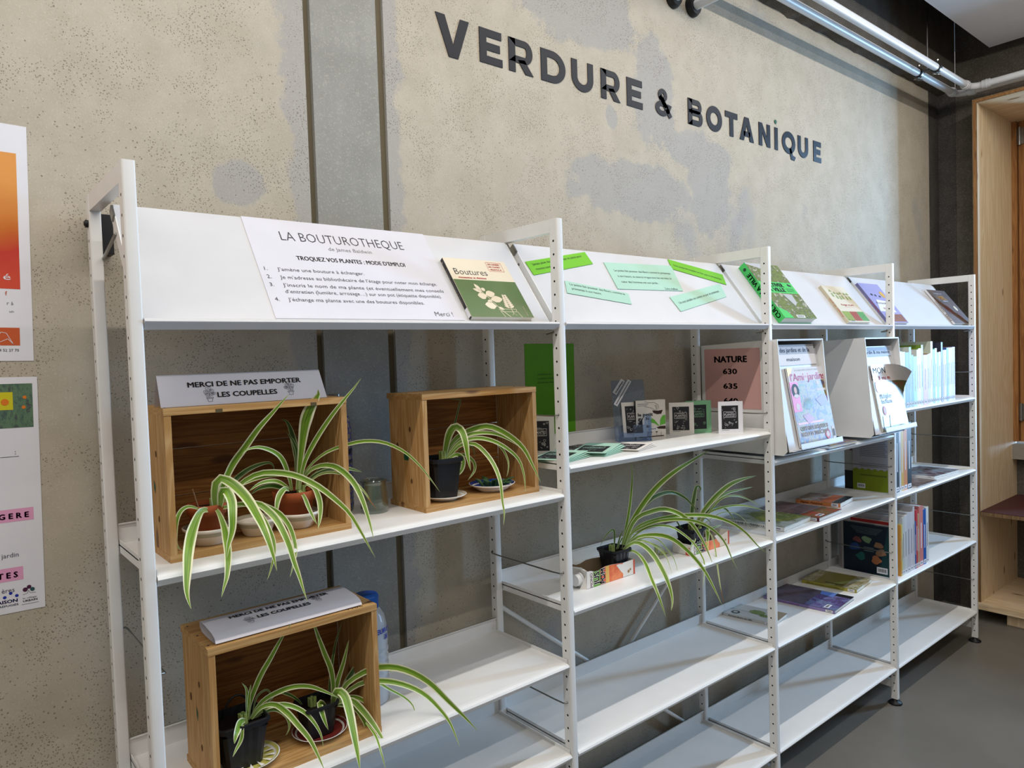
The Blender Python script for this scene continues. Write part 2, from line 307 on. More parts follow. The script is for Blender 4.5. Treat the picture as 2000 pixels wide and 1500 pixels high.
LEAVES={
 'A':[
  (0.0196,0,[(0.145,0.1,1.219),(0.143,0.094,1.248),(0.146,0.089,1.271),(0.155,0.086,1.277),(0.169,0.068,1.266),(0.181,0.041,1.245),(0.187,0.009,1.218),(0.189,-0.022,1.193),(0.193,-0.039,1.161),(0.196,-0.05,1.128)]),
  (0.0174,0,[(0.149,0.085,1.225),(0.144,0.055,1.256),(0.148,0.045,1.262),(0.151,0.028,1.246),(0.146,0.01,1.225),(0.142,0.003,1.199),(0.132,-0.004,1.175),(0.127,-0.01,1.156)]),
  (0.0136,0,[(0.141,0.08,1.224),(0.143,0.07,1.216),(0.143,0.048,1.197),(0.138,0.021,1.175),(0.132,-0.001,1.157),(0.121,-0.025,1.131),(0.113,-0.033,1.116),(0.106,-0.04,1.102)]),
  (0.0185,0,[(0.127,0.08,1.225),(0.114,0.071,1.228),(0.101,0.057,1.218),(0.085,0.034,1.199),(0.071,0.006,1.176),(0.062,-0.016,1.151),(0.055,-0.034,1.128),(0.054,-0.042,1.113),(0.056,-0.05,1.098)]),
  (0.0077,0,[(0.112,0.085,1.229),(0.097,0.081,1.236),(0.084,0.077,1.234),(0.075,0.073,1.224),(0.07,0.07,1.207),(0.069,0.07,1.181),(0.073,0.07,1.169),(0.079,0.07,1.164)]),
  (0.0136,0,[(0.145,0.1,1.218),(0.157,0.095,1.257),(0.175,0.089,1.298),(0.194,0.075,1.329),(0.216,0.06,1.364),(0.238,0.052,1.389),(0.262,0.042,1.417),(0.269,0.04,1.424)]),
  (0.0121,0,[(0.151,0.1,1.221),(0.169,0.092,1.244),(0.189,0.083,1.265),(0.213,0.07,1.279),(0.232,0.058,1.281),(0.254,0.044,1.278),(0.276,0.029,1.27),(0.302,0.01,1.252),(0.324,-0.007,1.229),(0.347,-0.022,1.2),(0.361,-0.034,1.168),(0.374,-0.044,1.135),(0.383,-0.05,1.113)]),
  (0.0136,0,[(0.15,0.09,1.223),(0.176,0.07,1.228),(0.203,0.05,1.229),(0.216,0.034,1.217),(0.224,0.018,1.203),(0.229,-0.001,1.182),(0.234,-0.014,1.157),(0.236,-0.027,1.131),(0.239,-0.039,1.108),(0.241,-0.051,1.084),(0.243,-0.06,1.067)]),
  (0.0106,0,[(0.155,0.1,1.221),(0.182,0.088,1.226),(0.208,0.076,1.226),(0.23,0.062,1.215),(0.244,0.048,1.203),(0.253,0.032,1.184),(0.255,0.017,1.163),(0.252,0.002,1.143),(0.242,-0.012,1.127),(0.236,-0.019,1.118),(0.226,-0.03,1.106)]),
  (0.0093,0,[(0.155,0.1,1.221),(0.175,0.069,1.23),(0.192,0.042,1.226),(0.2,0.015,1.208),(0.203,-0.005,1.19),(0.205,-0.018,1.171),(0.201,-0.029,1.155),(0.194,-0.034,1.136),(0.188,-0.037,1.123),(0.182,-0.04,1.113)]),
  (0.0101,1,[(0.156,0.11,1.222),(0.173,0.118,1.244),(0.19,0.125,1.264),(0.215,0.131,1.279),(0.241,0.135,1.287),(0.263,0.138,1.288),(0.271,0.139,1.279),(0.272,0.14,1.271)]),
  (0.0096,0,[(0.158,0.11,1.22),(0.175,0.112,1.244),(0.192,0.114,1.256),(0.225,0.116,1.264),(0.254,0.118,1.265),(0.284,0.12,1.261)])],
 'B':[
  (0.0243,3,[(0.301,0.1,1.234),(0.304,0.094,1.274),(0.308,0.083,1.328),(0.31,0.072,1.363),(0.316,0.066,1.387),(0.326,0.061,1.406),(0.333,0.057,1.418),(0.332,0.055,1.429)]),
  (0.0106,0,[(0.304,0.1,1.234),(0.312,0.087,1.287),(0.331,0.074,1.33),(0.357,0.059,1.373),(0.382,0.05,1.405),(0.404,0.044,1.43),(0.417,0.04,1.447)]),
  (0.0139,1,[(0.309,0.12,1.26),(0.315,0.128,1.292),(0.313,0.135,1.323),(0.307,0.138,1.353),(0.299,0.139,1.368),(0.29,0.14,1.37)]),
  (0.0078,1,[(0.311,0.12,1.264),(0.315,0.126,1.301),(0.308,0.131,1.329),(0.297,0.135,1.346)]),
  (0.0077,0,[(0.314,0.1,1.262),(0.332,0.091,1.285),(0.357,0.082,1.303),(0.389,0.073,1.313),(0.421,0.061,1.319),(0.452,0.049,1.317),(0.479,0.038,1.307),(0.509,0.027,1.286),(0.534,0.016,1.256),(0.552,0.008,1.228),(0.566,0,1.203)]),
  (0.0127,0,[(0.314,0.1,1.255),(0.326,0.088,1.272),(0.346,0.075,1.279),(0.366,0.063,1.274),(0.381,0.047,1.258),(0.39,0.029,1.237),(0.393,0.009,1.21),(0.394,-0.005,1.186),(0.394,-0.017,1.164),(0.392,-0.03,1.143)]),
  (0.0109,1,[(0.32,0.11,1.242),(0.342,0.105,1.257),(0.365,0.102,1.263),(0.387,0.098,1.265),(0.41,0.094,1.262),(0.437,0.09,1.252)]),
  (0.0097,1,[(0.339,0.12,1.249),(0.365,0.123,1.266),(0.392,0.127,1.279),(0.414,0.13,1.301)]),
  (0.0058,2,[(0.315,0.1,1.237),(0.339,0.089,1.258),(0.362,0.08,1.262),(0.386,0.072,1.255),(0.406,0.063,1.238),(0.421,0.055,1.218),(0.431,0.047,1.197),(0.442,0.04,1.179)]),
  (0.0113,0,[(0.316,0.09,1.245),(0.327,0.079,1.235),(0.329,0.063,1.213),(0.322,0.047,1.19),(0.309,0.03,1.167)]),
  (0.0086,0,[(0.296,0.08,1.236),(0.302,0.071,1.223),(0.305,0.058,1.202),(0.309,0.045,1.182),(0.312,0.04,1.173)]),
  (0.0117,0,[(0.281,0.09,1.237),(0.27,0.085,1.242),(0.255,0.075,1.233),(0.246,0.066,1.217),(0.242,0.06,1.197)]),
  (0.0085,0,[(0.286,0.1,1.238),(0.265,0.097,1.254),(0.247,0.095,1.259),(0.225,0.093,1.257),(0.203,0.09,1.246)]),
  (0.0104,1,[(0.291,0.12,1.232),(0.259,0.116,1.246),(0.231,0.113,1.245),(0.214,0.11,1.236)]),
  (0.0097,0,[(0.29,0.1,1.234),(0.281,0.092,1.267),(0.266,0.083,1.3),(0.247,0.077,1.317),(0.219,0.07,1.328),(0.196,0.064,1.327),(0.184,0.06,1.32)])],
 'C':[
  (0.0184,0,[(0.668,0.13,1.246),(0.667,0.12,1.278),(0.672,0.11,1.311),(0.682,0.101,1.324),(0.694,0.093,1.313),(0.694,0.08,1.287),(0.695,0.075,1.255),(0.698,0.07,1.224)]),
  (0.0152,0,[(0.668,0.13,1.246),(0.678,0.121,1.277),(0.701,0.111,1.302),(0.744,0.097,1.317),(0.774,0.081,1.316),(0.81,0.06,1.292),(0.836,0.045,1.263),(0.85,0.034,1.228),(0.865,0.02,1.18)]),
  (0.0098,0,[(0.672,0.13,1.245),(0.689,0.116,1.282),(0.718,0.104,1.301),(0.758,0.091,1.304),(0.795,0.079,1.295),(0.834,0.065,1.271),(0.85,0.057,1.251),(0.865,0.05,1.236)]),
  (0.0104,0,[(0.665,0.12,1.248),(0.69,0.107,1.283),(0.718,0.099,1.292),(0.752,0.09,1.291),(0.793,0.078,1.274),(0.835,0.068,1.239),(0.847,0.06,1.201),(0.843,0.05,1.156)]),
  (0.0105,0,[(0.669,0.12,1.248),(0.69,0.097,1.28),(0.718,0.08,1.282),(0.733,0.062,1.264),(0.738,0.035,1.236),(0.731,0.005,1.202),(0.722,-0.012,1.161),(0.718,-0.022,1.135),(0.708,-0.03,1.112)]),
  (0.0113,0,[(0.662,0.11,1.25),(0.686,0.105,1.259),(0.7,0.101,1.246),(0.692,0.096,1.224),(0.666,0.09,1.208)]),
  (0.0085,0,[(0.683,0.13,1.249),(0.718,0.127,1.254),(0.746,0.125,1.236),(0.749,0.123,1.214),(0.725,0.12,1.192)]),
  (0.0049,1,[(0.687,0.14,1.271),(0.7,0.137,1.31),(0.711,0.135,1.346),(0.72,0.132,1.379),(0.719,0.132,1.382),(0.678,0.13,1.389)]),
  (0.0073,0,[(0.691,0.12,1.27),(0.721,0.109,1.288),(0.771,0.094,1.288),(0.802,0.085,1.264),(0.815,0.078,1.232),(0.81,0.073,1.208),(0.802,0.07,1.196)]),
  (0.0043,1,[(0.705,0.14,1.254),(0.743,0.14,1.27),(0.76,0.14,1.261),(0.763,0.14,1.238)])],
 'D':[
  (0.0102,0,[(0.181,0.085,0.824),(0.184,0.08,0.857),(0.201,0.073,0.901),(0.219,0.06,0.938),(0.235,0.044,0.975),(0.25,0.03,1.003)]),
  (0.0105,0,[(0.185,0.085,0.825),(0.204,0.08,0.851),(0.229,0.075,0.862),(0.261,0.069,0.866),(0.292,0.063,0.859),(0.319,0.056,0.843),(0.347,0.05,0.822)]),
  (0.0117,0,[(0.185,0.08,0.827),(0.199,0.068,0.848),(0.221,0.057,0.85),(0.238,0.042,0.834),(0.249,0.02,0.815),(0.26,-0.003,0.794),(0.266,-0.021,0.771),(0.27,-0.04,0.747)]),
  (0.0095,0,[(0.191,0.09,0.822),(0.217,0.082,0.837),(0.246,0.075,0.835),(0.275,0.068,0.817),(0.292,0.059,0.796),(0.304,0.049,0.768),(0.305,0.04,0.744)]),
  (0.0073,0,[(0.193,0.09,0.822),(0.224,0.087,0.828),(0.241,0.085,0.82),(0.254,0.083,0.803),(0.256,0.081,0.784),(0.248,0.08,0.772)]),
  (0.0066,0,[(0.178,0.08,0.827),(0.178,0.076,0.861),(0.176,0.072,0.888),(0.168,0.07,0.903)]),
  (0.0061,0,[(0.179,0.075,0.845),(0.18,0.072,0.872),(0.184,0.07,0.896)]),
  (0.0148,0,[(0.17,0.07,0.833),(0.158,0.058,0.838),(0.144,0.038,0.831),(0.137,0.03,0.818)]),
  (0.0068,0,[(0.16,0.05,0.836),(0.153,0.042,0.816),(0.141,0.035,0.804),(0.133,0.03,0.796)]),
  (0.0037,1,[(0.193,0.1,0.819),(0.206,0.108,0.85),(0.227,0.112,0.857),(0.238,0.115,0.837),(0.237,0.12,0.811)]),
  (0.0067,1,[(0.21,0.1,0.828),(0.244,0.108,0.846),(0.267,0.111,0.836),(0.29,0.116,0.814),(0.306,0.12,0.787)])],
 'E':[
  (0.0114,0,[(0.35,0.1,0.782),(0.354,0.092,0.823),(0.347,0.084,0.868),(0.331,0.076,0.909),(0.315,0.065,0.949),(0.302,0.055,0.985),(0.299,0.05,1.003)]),
  (0.0106,0,[(0.355,0.1,0.782),(0.363,0.093,0.832),(0.376,0.086,0.875),(0.386,0.08,0.918)]),
  (0.0068,1,[(0.354,0.12,0.78),(0.366,0.124,0.849),(0.38,0.127,0.902),(0.398,0.13,0.94)]),
  (0.0121,1,[(0.367,0.12,0.772),(0.4,0.12,0.819),(0.427,0.12,0.849),(0.451,0.12,0.887)]),
  (0.0148,0,[(0.358,0.1,0.785),(0.374,0.087,0.822),(0.397,0.076,0.841),(0.429,0.058,0.854),(0.462,0.037,0.853),(0.494,0.016,0.838),(0.525,-0.002,0.811),(0.552,-0.021,0.774),(0.585,-0.031,0.732),(0.613,-0.04,0.694)]),
  (0.0126,0,[(0.361,0.1,0.784),(0.382,0.09,0.809),(0.417,0.079,0.822),(0.463,0.064,0.814),(0.5,0.045,0.798),(0.529,0.028,0.776),(0.551,0.01,0.746),(0.566,-0.007,0.715),(0.572,-0.03,0.672)]),
  (0.0082,0,[(0.37,0.12,0.78),(0.407,0.12,0.826),(0.437,0.116,0.839),(0.472,0.108,0.833),(0.497,0.1,0.808)]),
  (0.007,0,[(0.375,0.11,0.787),(0.412,0.095,0.812),(0.448,0.084,0.809),(0.472,0.077,0.79),(0.504,0.07,0.764),(0.521,0.066,0.742),(0.522,0.062,0.725),(0.513,0.06,0.72)]),
  (0.0197,0,[(0.346,0.08,0.802),(0.346,0.06,0.833),(0.355,0.045,0.826),(0.351,0.019,0.806),(0.343,-0.012,0.78),(0.338,-0.035,0.751),(0.334,-0.05,0.726)]),
  (0.0144,0,[(0.356,0.09,0.795),(0.382,0.073,0.798),(0.399,0.055,0.776),(0.41,0.033,0.752),(0.415,0.015,0.735),(0.417,0,0.719)]),
  (0.01,0,[(0.353,0.09,0.793),(0.386,0.072,0.783),(0.4,0.058,0.758),(0.405,0.048,0.728),(0.406,0.04,0.705)]),
  (0.0091,0,[(0.358,0.1,0.788),(0.382,0.093,0.797),(0.407,0.087,0.789),(0.425,0.08,0.77),(0.433,0.075,0.748),(0.44,0.07,0.73)]),
  (0.0059,0,[(0.396,0.04,0.76),(0.392,-0.006,0.752),(0.386,-0.037,0.734),(0.387,-0.05,0.707)]),
  (0.0125,0,[(0.341,0.09,0.786),(0.316,0.073,0.815),(0.315,0.059,0.796),(0.323,0.055,0.765)])],
 'F':[
  (0.009,0,[(1.26,0.13,0.92),(1.278,0.125,0.975),(1.292,0.121,1.032),(1.294,0.112,1.095),(1.291,0.106,1.138),(1.281,0.1,1.175)]),
  (0.0177,0,[(1.257,0.125,0.921),(1.278,0.112,0.984),(1.32,0.096,1.044),(1.363,0.076,1.093),(1.419,0.058,1.13),(1.493,0.049,1.155),(1.567,0.04,1.179)]),
  (0.0135,1,[(1.267,0.13,0.918),(1.303,0.125,0.991),(1.37,0.121,1.04),(1.43,0.118,1.056),(1.486,0.116,1.053),(1.543,0.114,1.028),(1.584,0.112,0.993),(1.607,0.11,0.965)]),
  (0.015,0,[(1.256,0.12,0.922),(1.281,0.093,1.006),(1.336,0.077,1.025),(1.382,0.065,1.026),(1.433,0.052,1.006),(1.469,0.04,0.975),(1.49,0.028,0.94),(1.505,0.016,0.902),(1.516,0,0.85)]),
  (0.0099,0,[(1.258,0.12,0.922),(1.276,0.103,0.967),(1.325,0.085,0.987),(1.376,0.069,0.994),(1.44,0.038,0.99),(1.492,0.013,0.972),(1.533,-0.004,0.941),(1.565,-0.012,0.903),(1.583,-0.022,0.853),(1.604,-0.03,0.814)]),
  (0.0129,0,[(1.261,0.12,0.925),(1.301,0.102,0.982),(1.393,0.083,0.995),(1.495,0.059,0.991),(1.58,0.039,0.975),(1.661,0.022,0.941),(1.715,0.011,0.902),(1.754,-0,0.86),(1.798,-0.01,0.824)]),
  (0.0135,0,[(1.249,0.11,0.925),(1.281,0.086,0.959),(1.334,0.061,0.961),(1.38,0.042,0.945),(1.417,0.024,0.912),(1.446,0.007,0.876),(1.465,-0.01,0.839),(1.476,-0.028,0.798),(1.485,-0.05,0.747)]),
  (0.0154,0,[(1.238,0.1,0.931),(1.258,0.075,0.951),(1.277,0.055,0.94),(1.286,0.031,0.917),(1.283,-0.001,0.883),(1.278,-0.026,0.847),(1.272,-0.04,0.812),(1.253,-0.05,0.791)]),
  (0.0116,0,[(1.247,0.1,0.926),(1.26,0.074,0.924),(1.257,0.04,0.903),(1.228,-0.007,0.872),(1.21,-0.043,0.842),(1.218,-0.06,0.785)]),
  (0.0035,0,[(1.254,0.11,0.933),(1.291,0.083,0.954),(1.331,0.059,0.951),(1.357,0.041,0.92),(1.371,0.029,0.891),(1.37,0.017,0.861),(1.359,0.01,0.845)]),
  (0.0041,0,[(1.259,0.11,0.928),(1.293,0.077,0.949),(1.319,0.05,0.931),(1.336,0.029,0.904),(1.325,0,0.862)]),
  (0.0078,0,[(1.261,0.12,0.928),(1.303,0.101,0.965),(1.347,0.087,0.979),(1.405,0.068,0.971),(1.444,0.051,0.945),(1.474,0.033,0.912),(1.483,0.014,0.877),(1.477,0.001,0.854),(1.424,-0.03,0.807)]),
  (0.0057,1,[(1.222,0.12,0.924),(1.23,0.125,0.981),(1.202,0.127,0.975),(1.175,0.13,0.946)]),
  (0.0039,1,[(1.248,0.13,0.922),(1.273,0.13,0.953),(1.337,0.13,0.951)]),
  (0.0066,0,[(1.266,0.12,0.927),(1.317,0.114,0.938),(1.352,0.11,0.928),(1.406,0.104,0.902),(1.426,0.1,0.875)]),
  (0.0051,1,[(1.241,0.13,0.92),(1.264,0.13,0.964),(1.279,0.13,0.975)])],
 'G':[
  (0.0151,1,[(1.595,0.13,0.911),(1.606,0.137,0.965),(1.629,0.143,1.018),(1.646,0.146,1.044),(1.669,0.148,1.037),(1.665,0.15,1.019)]),
  (0.0175,0,[(1.587,0.12,0.917),(1.628,0.11,0.972),(1.689,0.101,1.015),(1.753,0.093,1.043),(1.821,0.086,1.053),(1.887,0.08,1.055)]),
  (0.0095,0,[(1.596,0.12,0.917),(1.657,0.113,0.982),(1.743,0.108,1.011),(1.833,0.103,1.014),(1.899,0.1,1.013)]),
  (0.0066,0,[(1.605,0.12,0.918),(1.697,0.098,0.999),(1.776,0.088,1.003),(1.841,0.079,0.98),(1.906,0.07,0.946)]),
  (0.0073,0,[(1.591,0.11,0.922),(1.635,0.098,0.966),(1.71,0.087,0.977),(1.789,0.076,0.971),(1.86,0.067,0.952),(1.91,0.06,0.934)]),
  (0.0091,1,[(1.605,0.12,0.918),(1.661,0.116,0.966),(1.708,0.114,0.972),(1.755,0.113,0.959),(1.784,0.111,0.932),(1.799,0.11,0.909)]),
  (0.0029,0,[(1.591,0.11,0.922),(1.695,0.098,0.956),(1.761,0.092,0.949),(1.806,0.088,0.928),(1.832,0.084,0.902),(1.84,0.08,0.874)]),
  (0.0147,0,[(1.577,0.1,0.922),(1.604,0.092,0.94),(1.613,0.086,0.922),(1.604,0.079,0.896),(1.585,0.07,0.87)]),
  (0.0096,0,[(1.546,0.09,0.926),(1.537,0.08,0.905),(1.506,0.07,0.889)]),
  (0.0094,0,[(1.61,0.12,0.913),(1.682,0.12,0.907),(1.74,0.12,0.909)]),
  (0.0047,2,[(1.577,0.1,0.926),(1.602,0.08,0.925),(1.599,0.054,0.895),(1.542,0.004,0.847),(1.499,-0.035,0.798),(1.498,-0.05,0.736)]),
  (0.0046,1,[(1.583,0.13,0.913),(1.551,0.136,0.928),(1.536,0.14,0.948),(1.523,0.147,0.976),(1.505,0.15,0.98)]),
  (0.0043,1,[(1.599,0.12,0.919),(1.641,0.12,0.944),(1.671,0.12,0.935),(1.683,0.12,0.915)])],
}
# ------------------------------------------------------------------ the room
YW = .335; XR = 4.217; W = .9232; PI = math.pi
mb = MB().mat(FLOOR); mb.box(-4, 5.2, -4.5, .5, -.1, 0); struct('floor', mb)
mb = MB().mat(WALL); mb.box(-4, .462, YW, .55, 0, 2.865); mb.box(.672, 4.078, YW, .55, 0, 2.865); wall = struct('wall_back', mb)
mb = MB().mat(PIER); mb.box(.478, .650, YW-.002, .5, 0, 2.865); tag(mb.build('concrete_panel', wall), label='smooth grey concrete strip')
for a, b_ in ((.462, .478), (.650, .672)):
    mb = MB().mat(GROOVE); mb.box(a, b_, YW+.010, .5, 0, 2.865); mb.build('joint', wall)
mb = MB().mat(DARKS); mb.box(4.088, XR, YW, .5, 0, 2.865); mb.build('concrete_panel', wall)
mb = MB().mat(GROOVE); mb.box(4.078, 4.088, YW+.008, .5, 0, 2.865); mb.build('joint', wall)
# rough projecting beam over the wall
mb = MB().mat(DARKC)
random.seed(4)
xs = [-4+i*.06 for i in range(138)]
vs = []; 
for x in xs:
    z = 2.865+random.uniform(-.005, .005); vs += [(x, YW+.01, z-random.uniform(0, .012)), (x, .29, z+random.uniform(-.003, .003)), (x, .252, 2.867)]
mb.add(vs, [(3*i+j, 3*i+3+j, 3*i+4+j, 3*i+1+j) for i in range(len(xs)-1) for j in range(2)])
mb.box(-4, XR, .25, .55, 2.87, 3.4); struct('trim_1', mb)
mb = MB().mat(DARKC); mb.box(-4, 5.2, -4.5, .55, 3.4, 3.5); struct('ceiling', mb)
mb = MB().mat(M('ceiling_white', (226, 224, 226), .8)); mb.box(-4, 4.097, -4.5, .048, 3.0, 3.06); struct('ceiling', mb)
mb = MB().mat(DARKC); mb.box(XR, 4.75, .108, .247, 0, 3.4); mb.box(XR, 4.75, -1.92, .108, 2.74, 3.4); mb.box(XR, 4.75, -4.5, -1.92, 0, 3.4); mb.box(4.64, 4.75, -1.92, .108, 0, .82); wr = struct('wall_right', mb)
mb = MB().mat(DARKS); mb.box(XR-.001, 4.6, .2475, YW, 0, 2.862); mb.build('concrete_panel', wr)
# window niche lined with spruce
win = bpy.data.objects.new('window_1', None); C.objects.link(win); win.location = (4.03, .087, 0); win['kind'] = 'structure'
def part(name, mb, parent, label=None, kind=None): return tag(mb.build(name, parent), label=label, kind=kind)
mb = MB().mat(SPX); mb.box(4.0315, 4.64, .087, .108, .095, 2.735); part('side_lining', mb, win)
mb = MB().mat(SPY); mb.box(4.0315, 4.64, -1.9, .087, 2.715, 2.735); part('top_lining', mb, win)
for k, (m_, a, b_) in enumerate(((PLY, 0, .007), (OAK, .007, .014), (PLY, .014, .021))):
    mb = MB().mat(m_); mb.box(4.03-.0004*k, 4.0315, .087+a, .087+b_, .095, 2.715+b_); mb.box(4.03-.0004*k, 4.0315, -1.9, .087+a, 2.715+a, 2.715+b_); part('edge_strip', mb, win)
mb = MB().mat(SPX); mb.box(4.0315, 4.64, -1.92, -1.9, .095, 2.735); part('side_lining', mb, win)
for k, (a, b_) in enumerate(((.087, .062), (.058, -.05), (-.052, -.16), (-.162, -.30))):
    mb = MB().mat(OAK); mb.box(4.60+(0 if k else -.02), 4.645, b_, a, .90, 2.715); part('plank', mb, win)
for z in (2.58, 1.02):
    mb = MB().mat(STEEL); mb.lathe((4.588, .050, z), [(.009, 0), (.009, .10)], 12); mb.box(4.59, 4.60, .03, .07, z+.005, z+.095); part('hinge', mb, win)
mb = MB().mat(M('sill_concrete', (150, 144, 132), .9)); mb.box(4.56, 4.645, -1.9, .087, .80, .885); part('sill', mb, win)
mb = MB().mat(SPX); mb.box(4.68, 4.73, -.34, -.29, .9, 2.715); mb.box(4.68, 4.73, -1.9, -1.85, .9, 2.715); mb.box(4.68, 4.73, -1.9, -.3, 2.66, 2.715); mb.box(4.68, 4.73, -1.9, -.3, .88, .94); part('frame', mb, win)
mb = MB().mat(PANE); mb.box(4.70, 4.706, -1.86, -.33, .93, 2.67); part('pane', mb, win)
# built-in shelves of the niche
t = thing('window_shelf', 'dark red lined plywood shelf in the wooden niche at the right', 'shelf', (4.03, -.9, .56))
mb = MB().mat(PLY); mb.box(4.03, 4.64, -1.9, .086, .562, .581); part('board', mb, t)
mb = MB().mat(M('dark_red_linoleum', (74, 34, 34), .6)); mb.box(4.031, 4.64, -1.9, .086, .581, .584); part('lining', mb, t, 'dark red top')
t = thing('low_bench', 'pale wooden bench board on a recessed plinth, lowest in the niche', 'bench', (4.0, -.9, 0))
mb = MB().mat(SPY); mb.box(4.0, 4.64, -1.9, .10, .066, .095); part('seat', mb, t)
mb = MB().mat(SPX); mb.box(4.05, 4.09, -1.88, -.025, 0, .066); part('plinth', mb, t)
# heating pipes
def pipe(x, y, xe, lab, g):
    t = thing('heating_pipe', lab, 'pipe', (x, y, 2.8), g)
    pts = [(x, YW, 2.71), (x, y+.03, 2.71)]
    for k in range(6): a = k/5*PI/2; pts.append((x, y+.03-.03*math.sin(a), 2.74-.03*math.cos(a)))
    for k in range(6): a = k/5*PI/2; pts.append((x+.03-.03*math.cos(a), y, 2.77+.03*math.sin(a)))
    for k in range(7): a = k/6*PI/2; pts.append((xe-.05+.05*math.sin(a), y-.05+.05*math.cos(a), 2.8))
    pts.append((xe, -3.5, 2.8))
    mb = MB().mat(PIPE); mb.tube(pts, .0172, 14); part('pipe_run', mb, t)
    for p, q in (((xe-.085, y, 2.8), (xe-.05, y, 2.8)), ((xe, y-.055, 2.8), (xe, y-.09, 2.8))):
        mb = MB().mat(PIPE); mb.tube([p, q], .0215, 14); mb.tube([((p[0]+q[0])/2-.004*(p[1] == q[1]), (p[1]+q[1])/2, 2.8), ((p[0]+q[0])/2+.004*(p[1] == q[1]), (p[1]+q[1])/2-.004*(p[0] == q[0]), 2.8)], .0235, 14); part('elbow_socket', mb, t)
    mb = MB().mat(RUBBER); mb.tube([(x, YW, 2.71), (x, YW-.010, 2.71), (x, YW-.022, 2.71)], [.036, .036, .030], 24); part('wall_collar', mb, t, 'black round wall collar')
pipe(1.941, .197, 4.085, 'white heating pipe running nearest the concrete beam', 'heating pipes')
pipe(1.83, .115, 4.03, 'white heating pipe running on the room side of its twin', 'heating pipes')
t = thing('pipe_hanger', 'thin steel rod with two clamps holding the white pipes', 'hanger', (3.58, .156, 2.8))
mb = MB().mat(STEEL); mb.tube([(3.58, .156, 2.81), (3.58, .156, 3.4)], .004, 8); part('rod', mb, t)
mb = MB().mat(STEEL); mb.box(3.57, 3.59, .12, .195, 2.795, 2.805); part('bracket', mb, t)
for y in (.115, .197):
    mb = MB().mat(RUBBER); mb.tube([(3.566, y, 2.8), (3.594, y, 2.8)], .021, 16); part('clamp_lining', mb, t)
    mb = MB().mat(STEEL); mb.tube([(3.572, y, 2.8), (3.588, y, 2.8)], .0235, 16)
    for sg in (-1, 1): mb.box(3.574, 3.586, y-.004, y+.004, 2.8+sg*.022 if sg > 0 else 2.764, 2.836 if sg > 0 else 2.778); mb.tube([(3.562, y-.012*sg, 2.8+sg*.030), (3.598, y+.012*sg, 2.8+sg*.033)], .004, 6)
    part('clamp', mb, t)

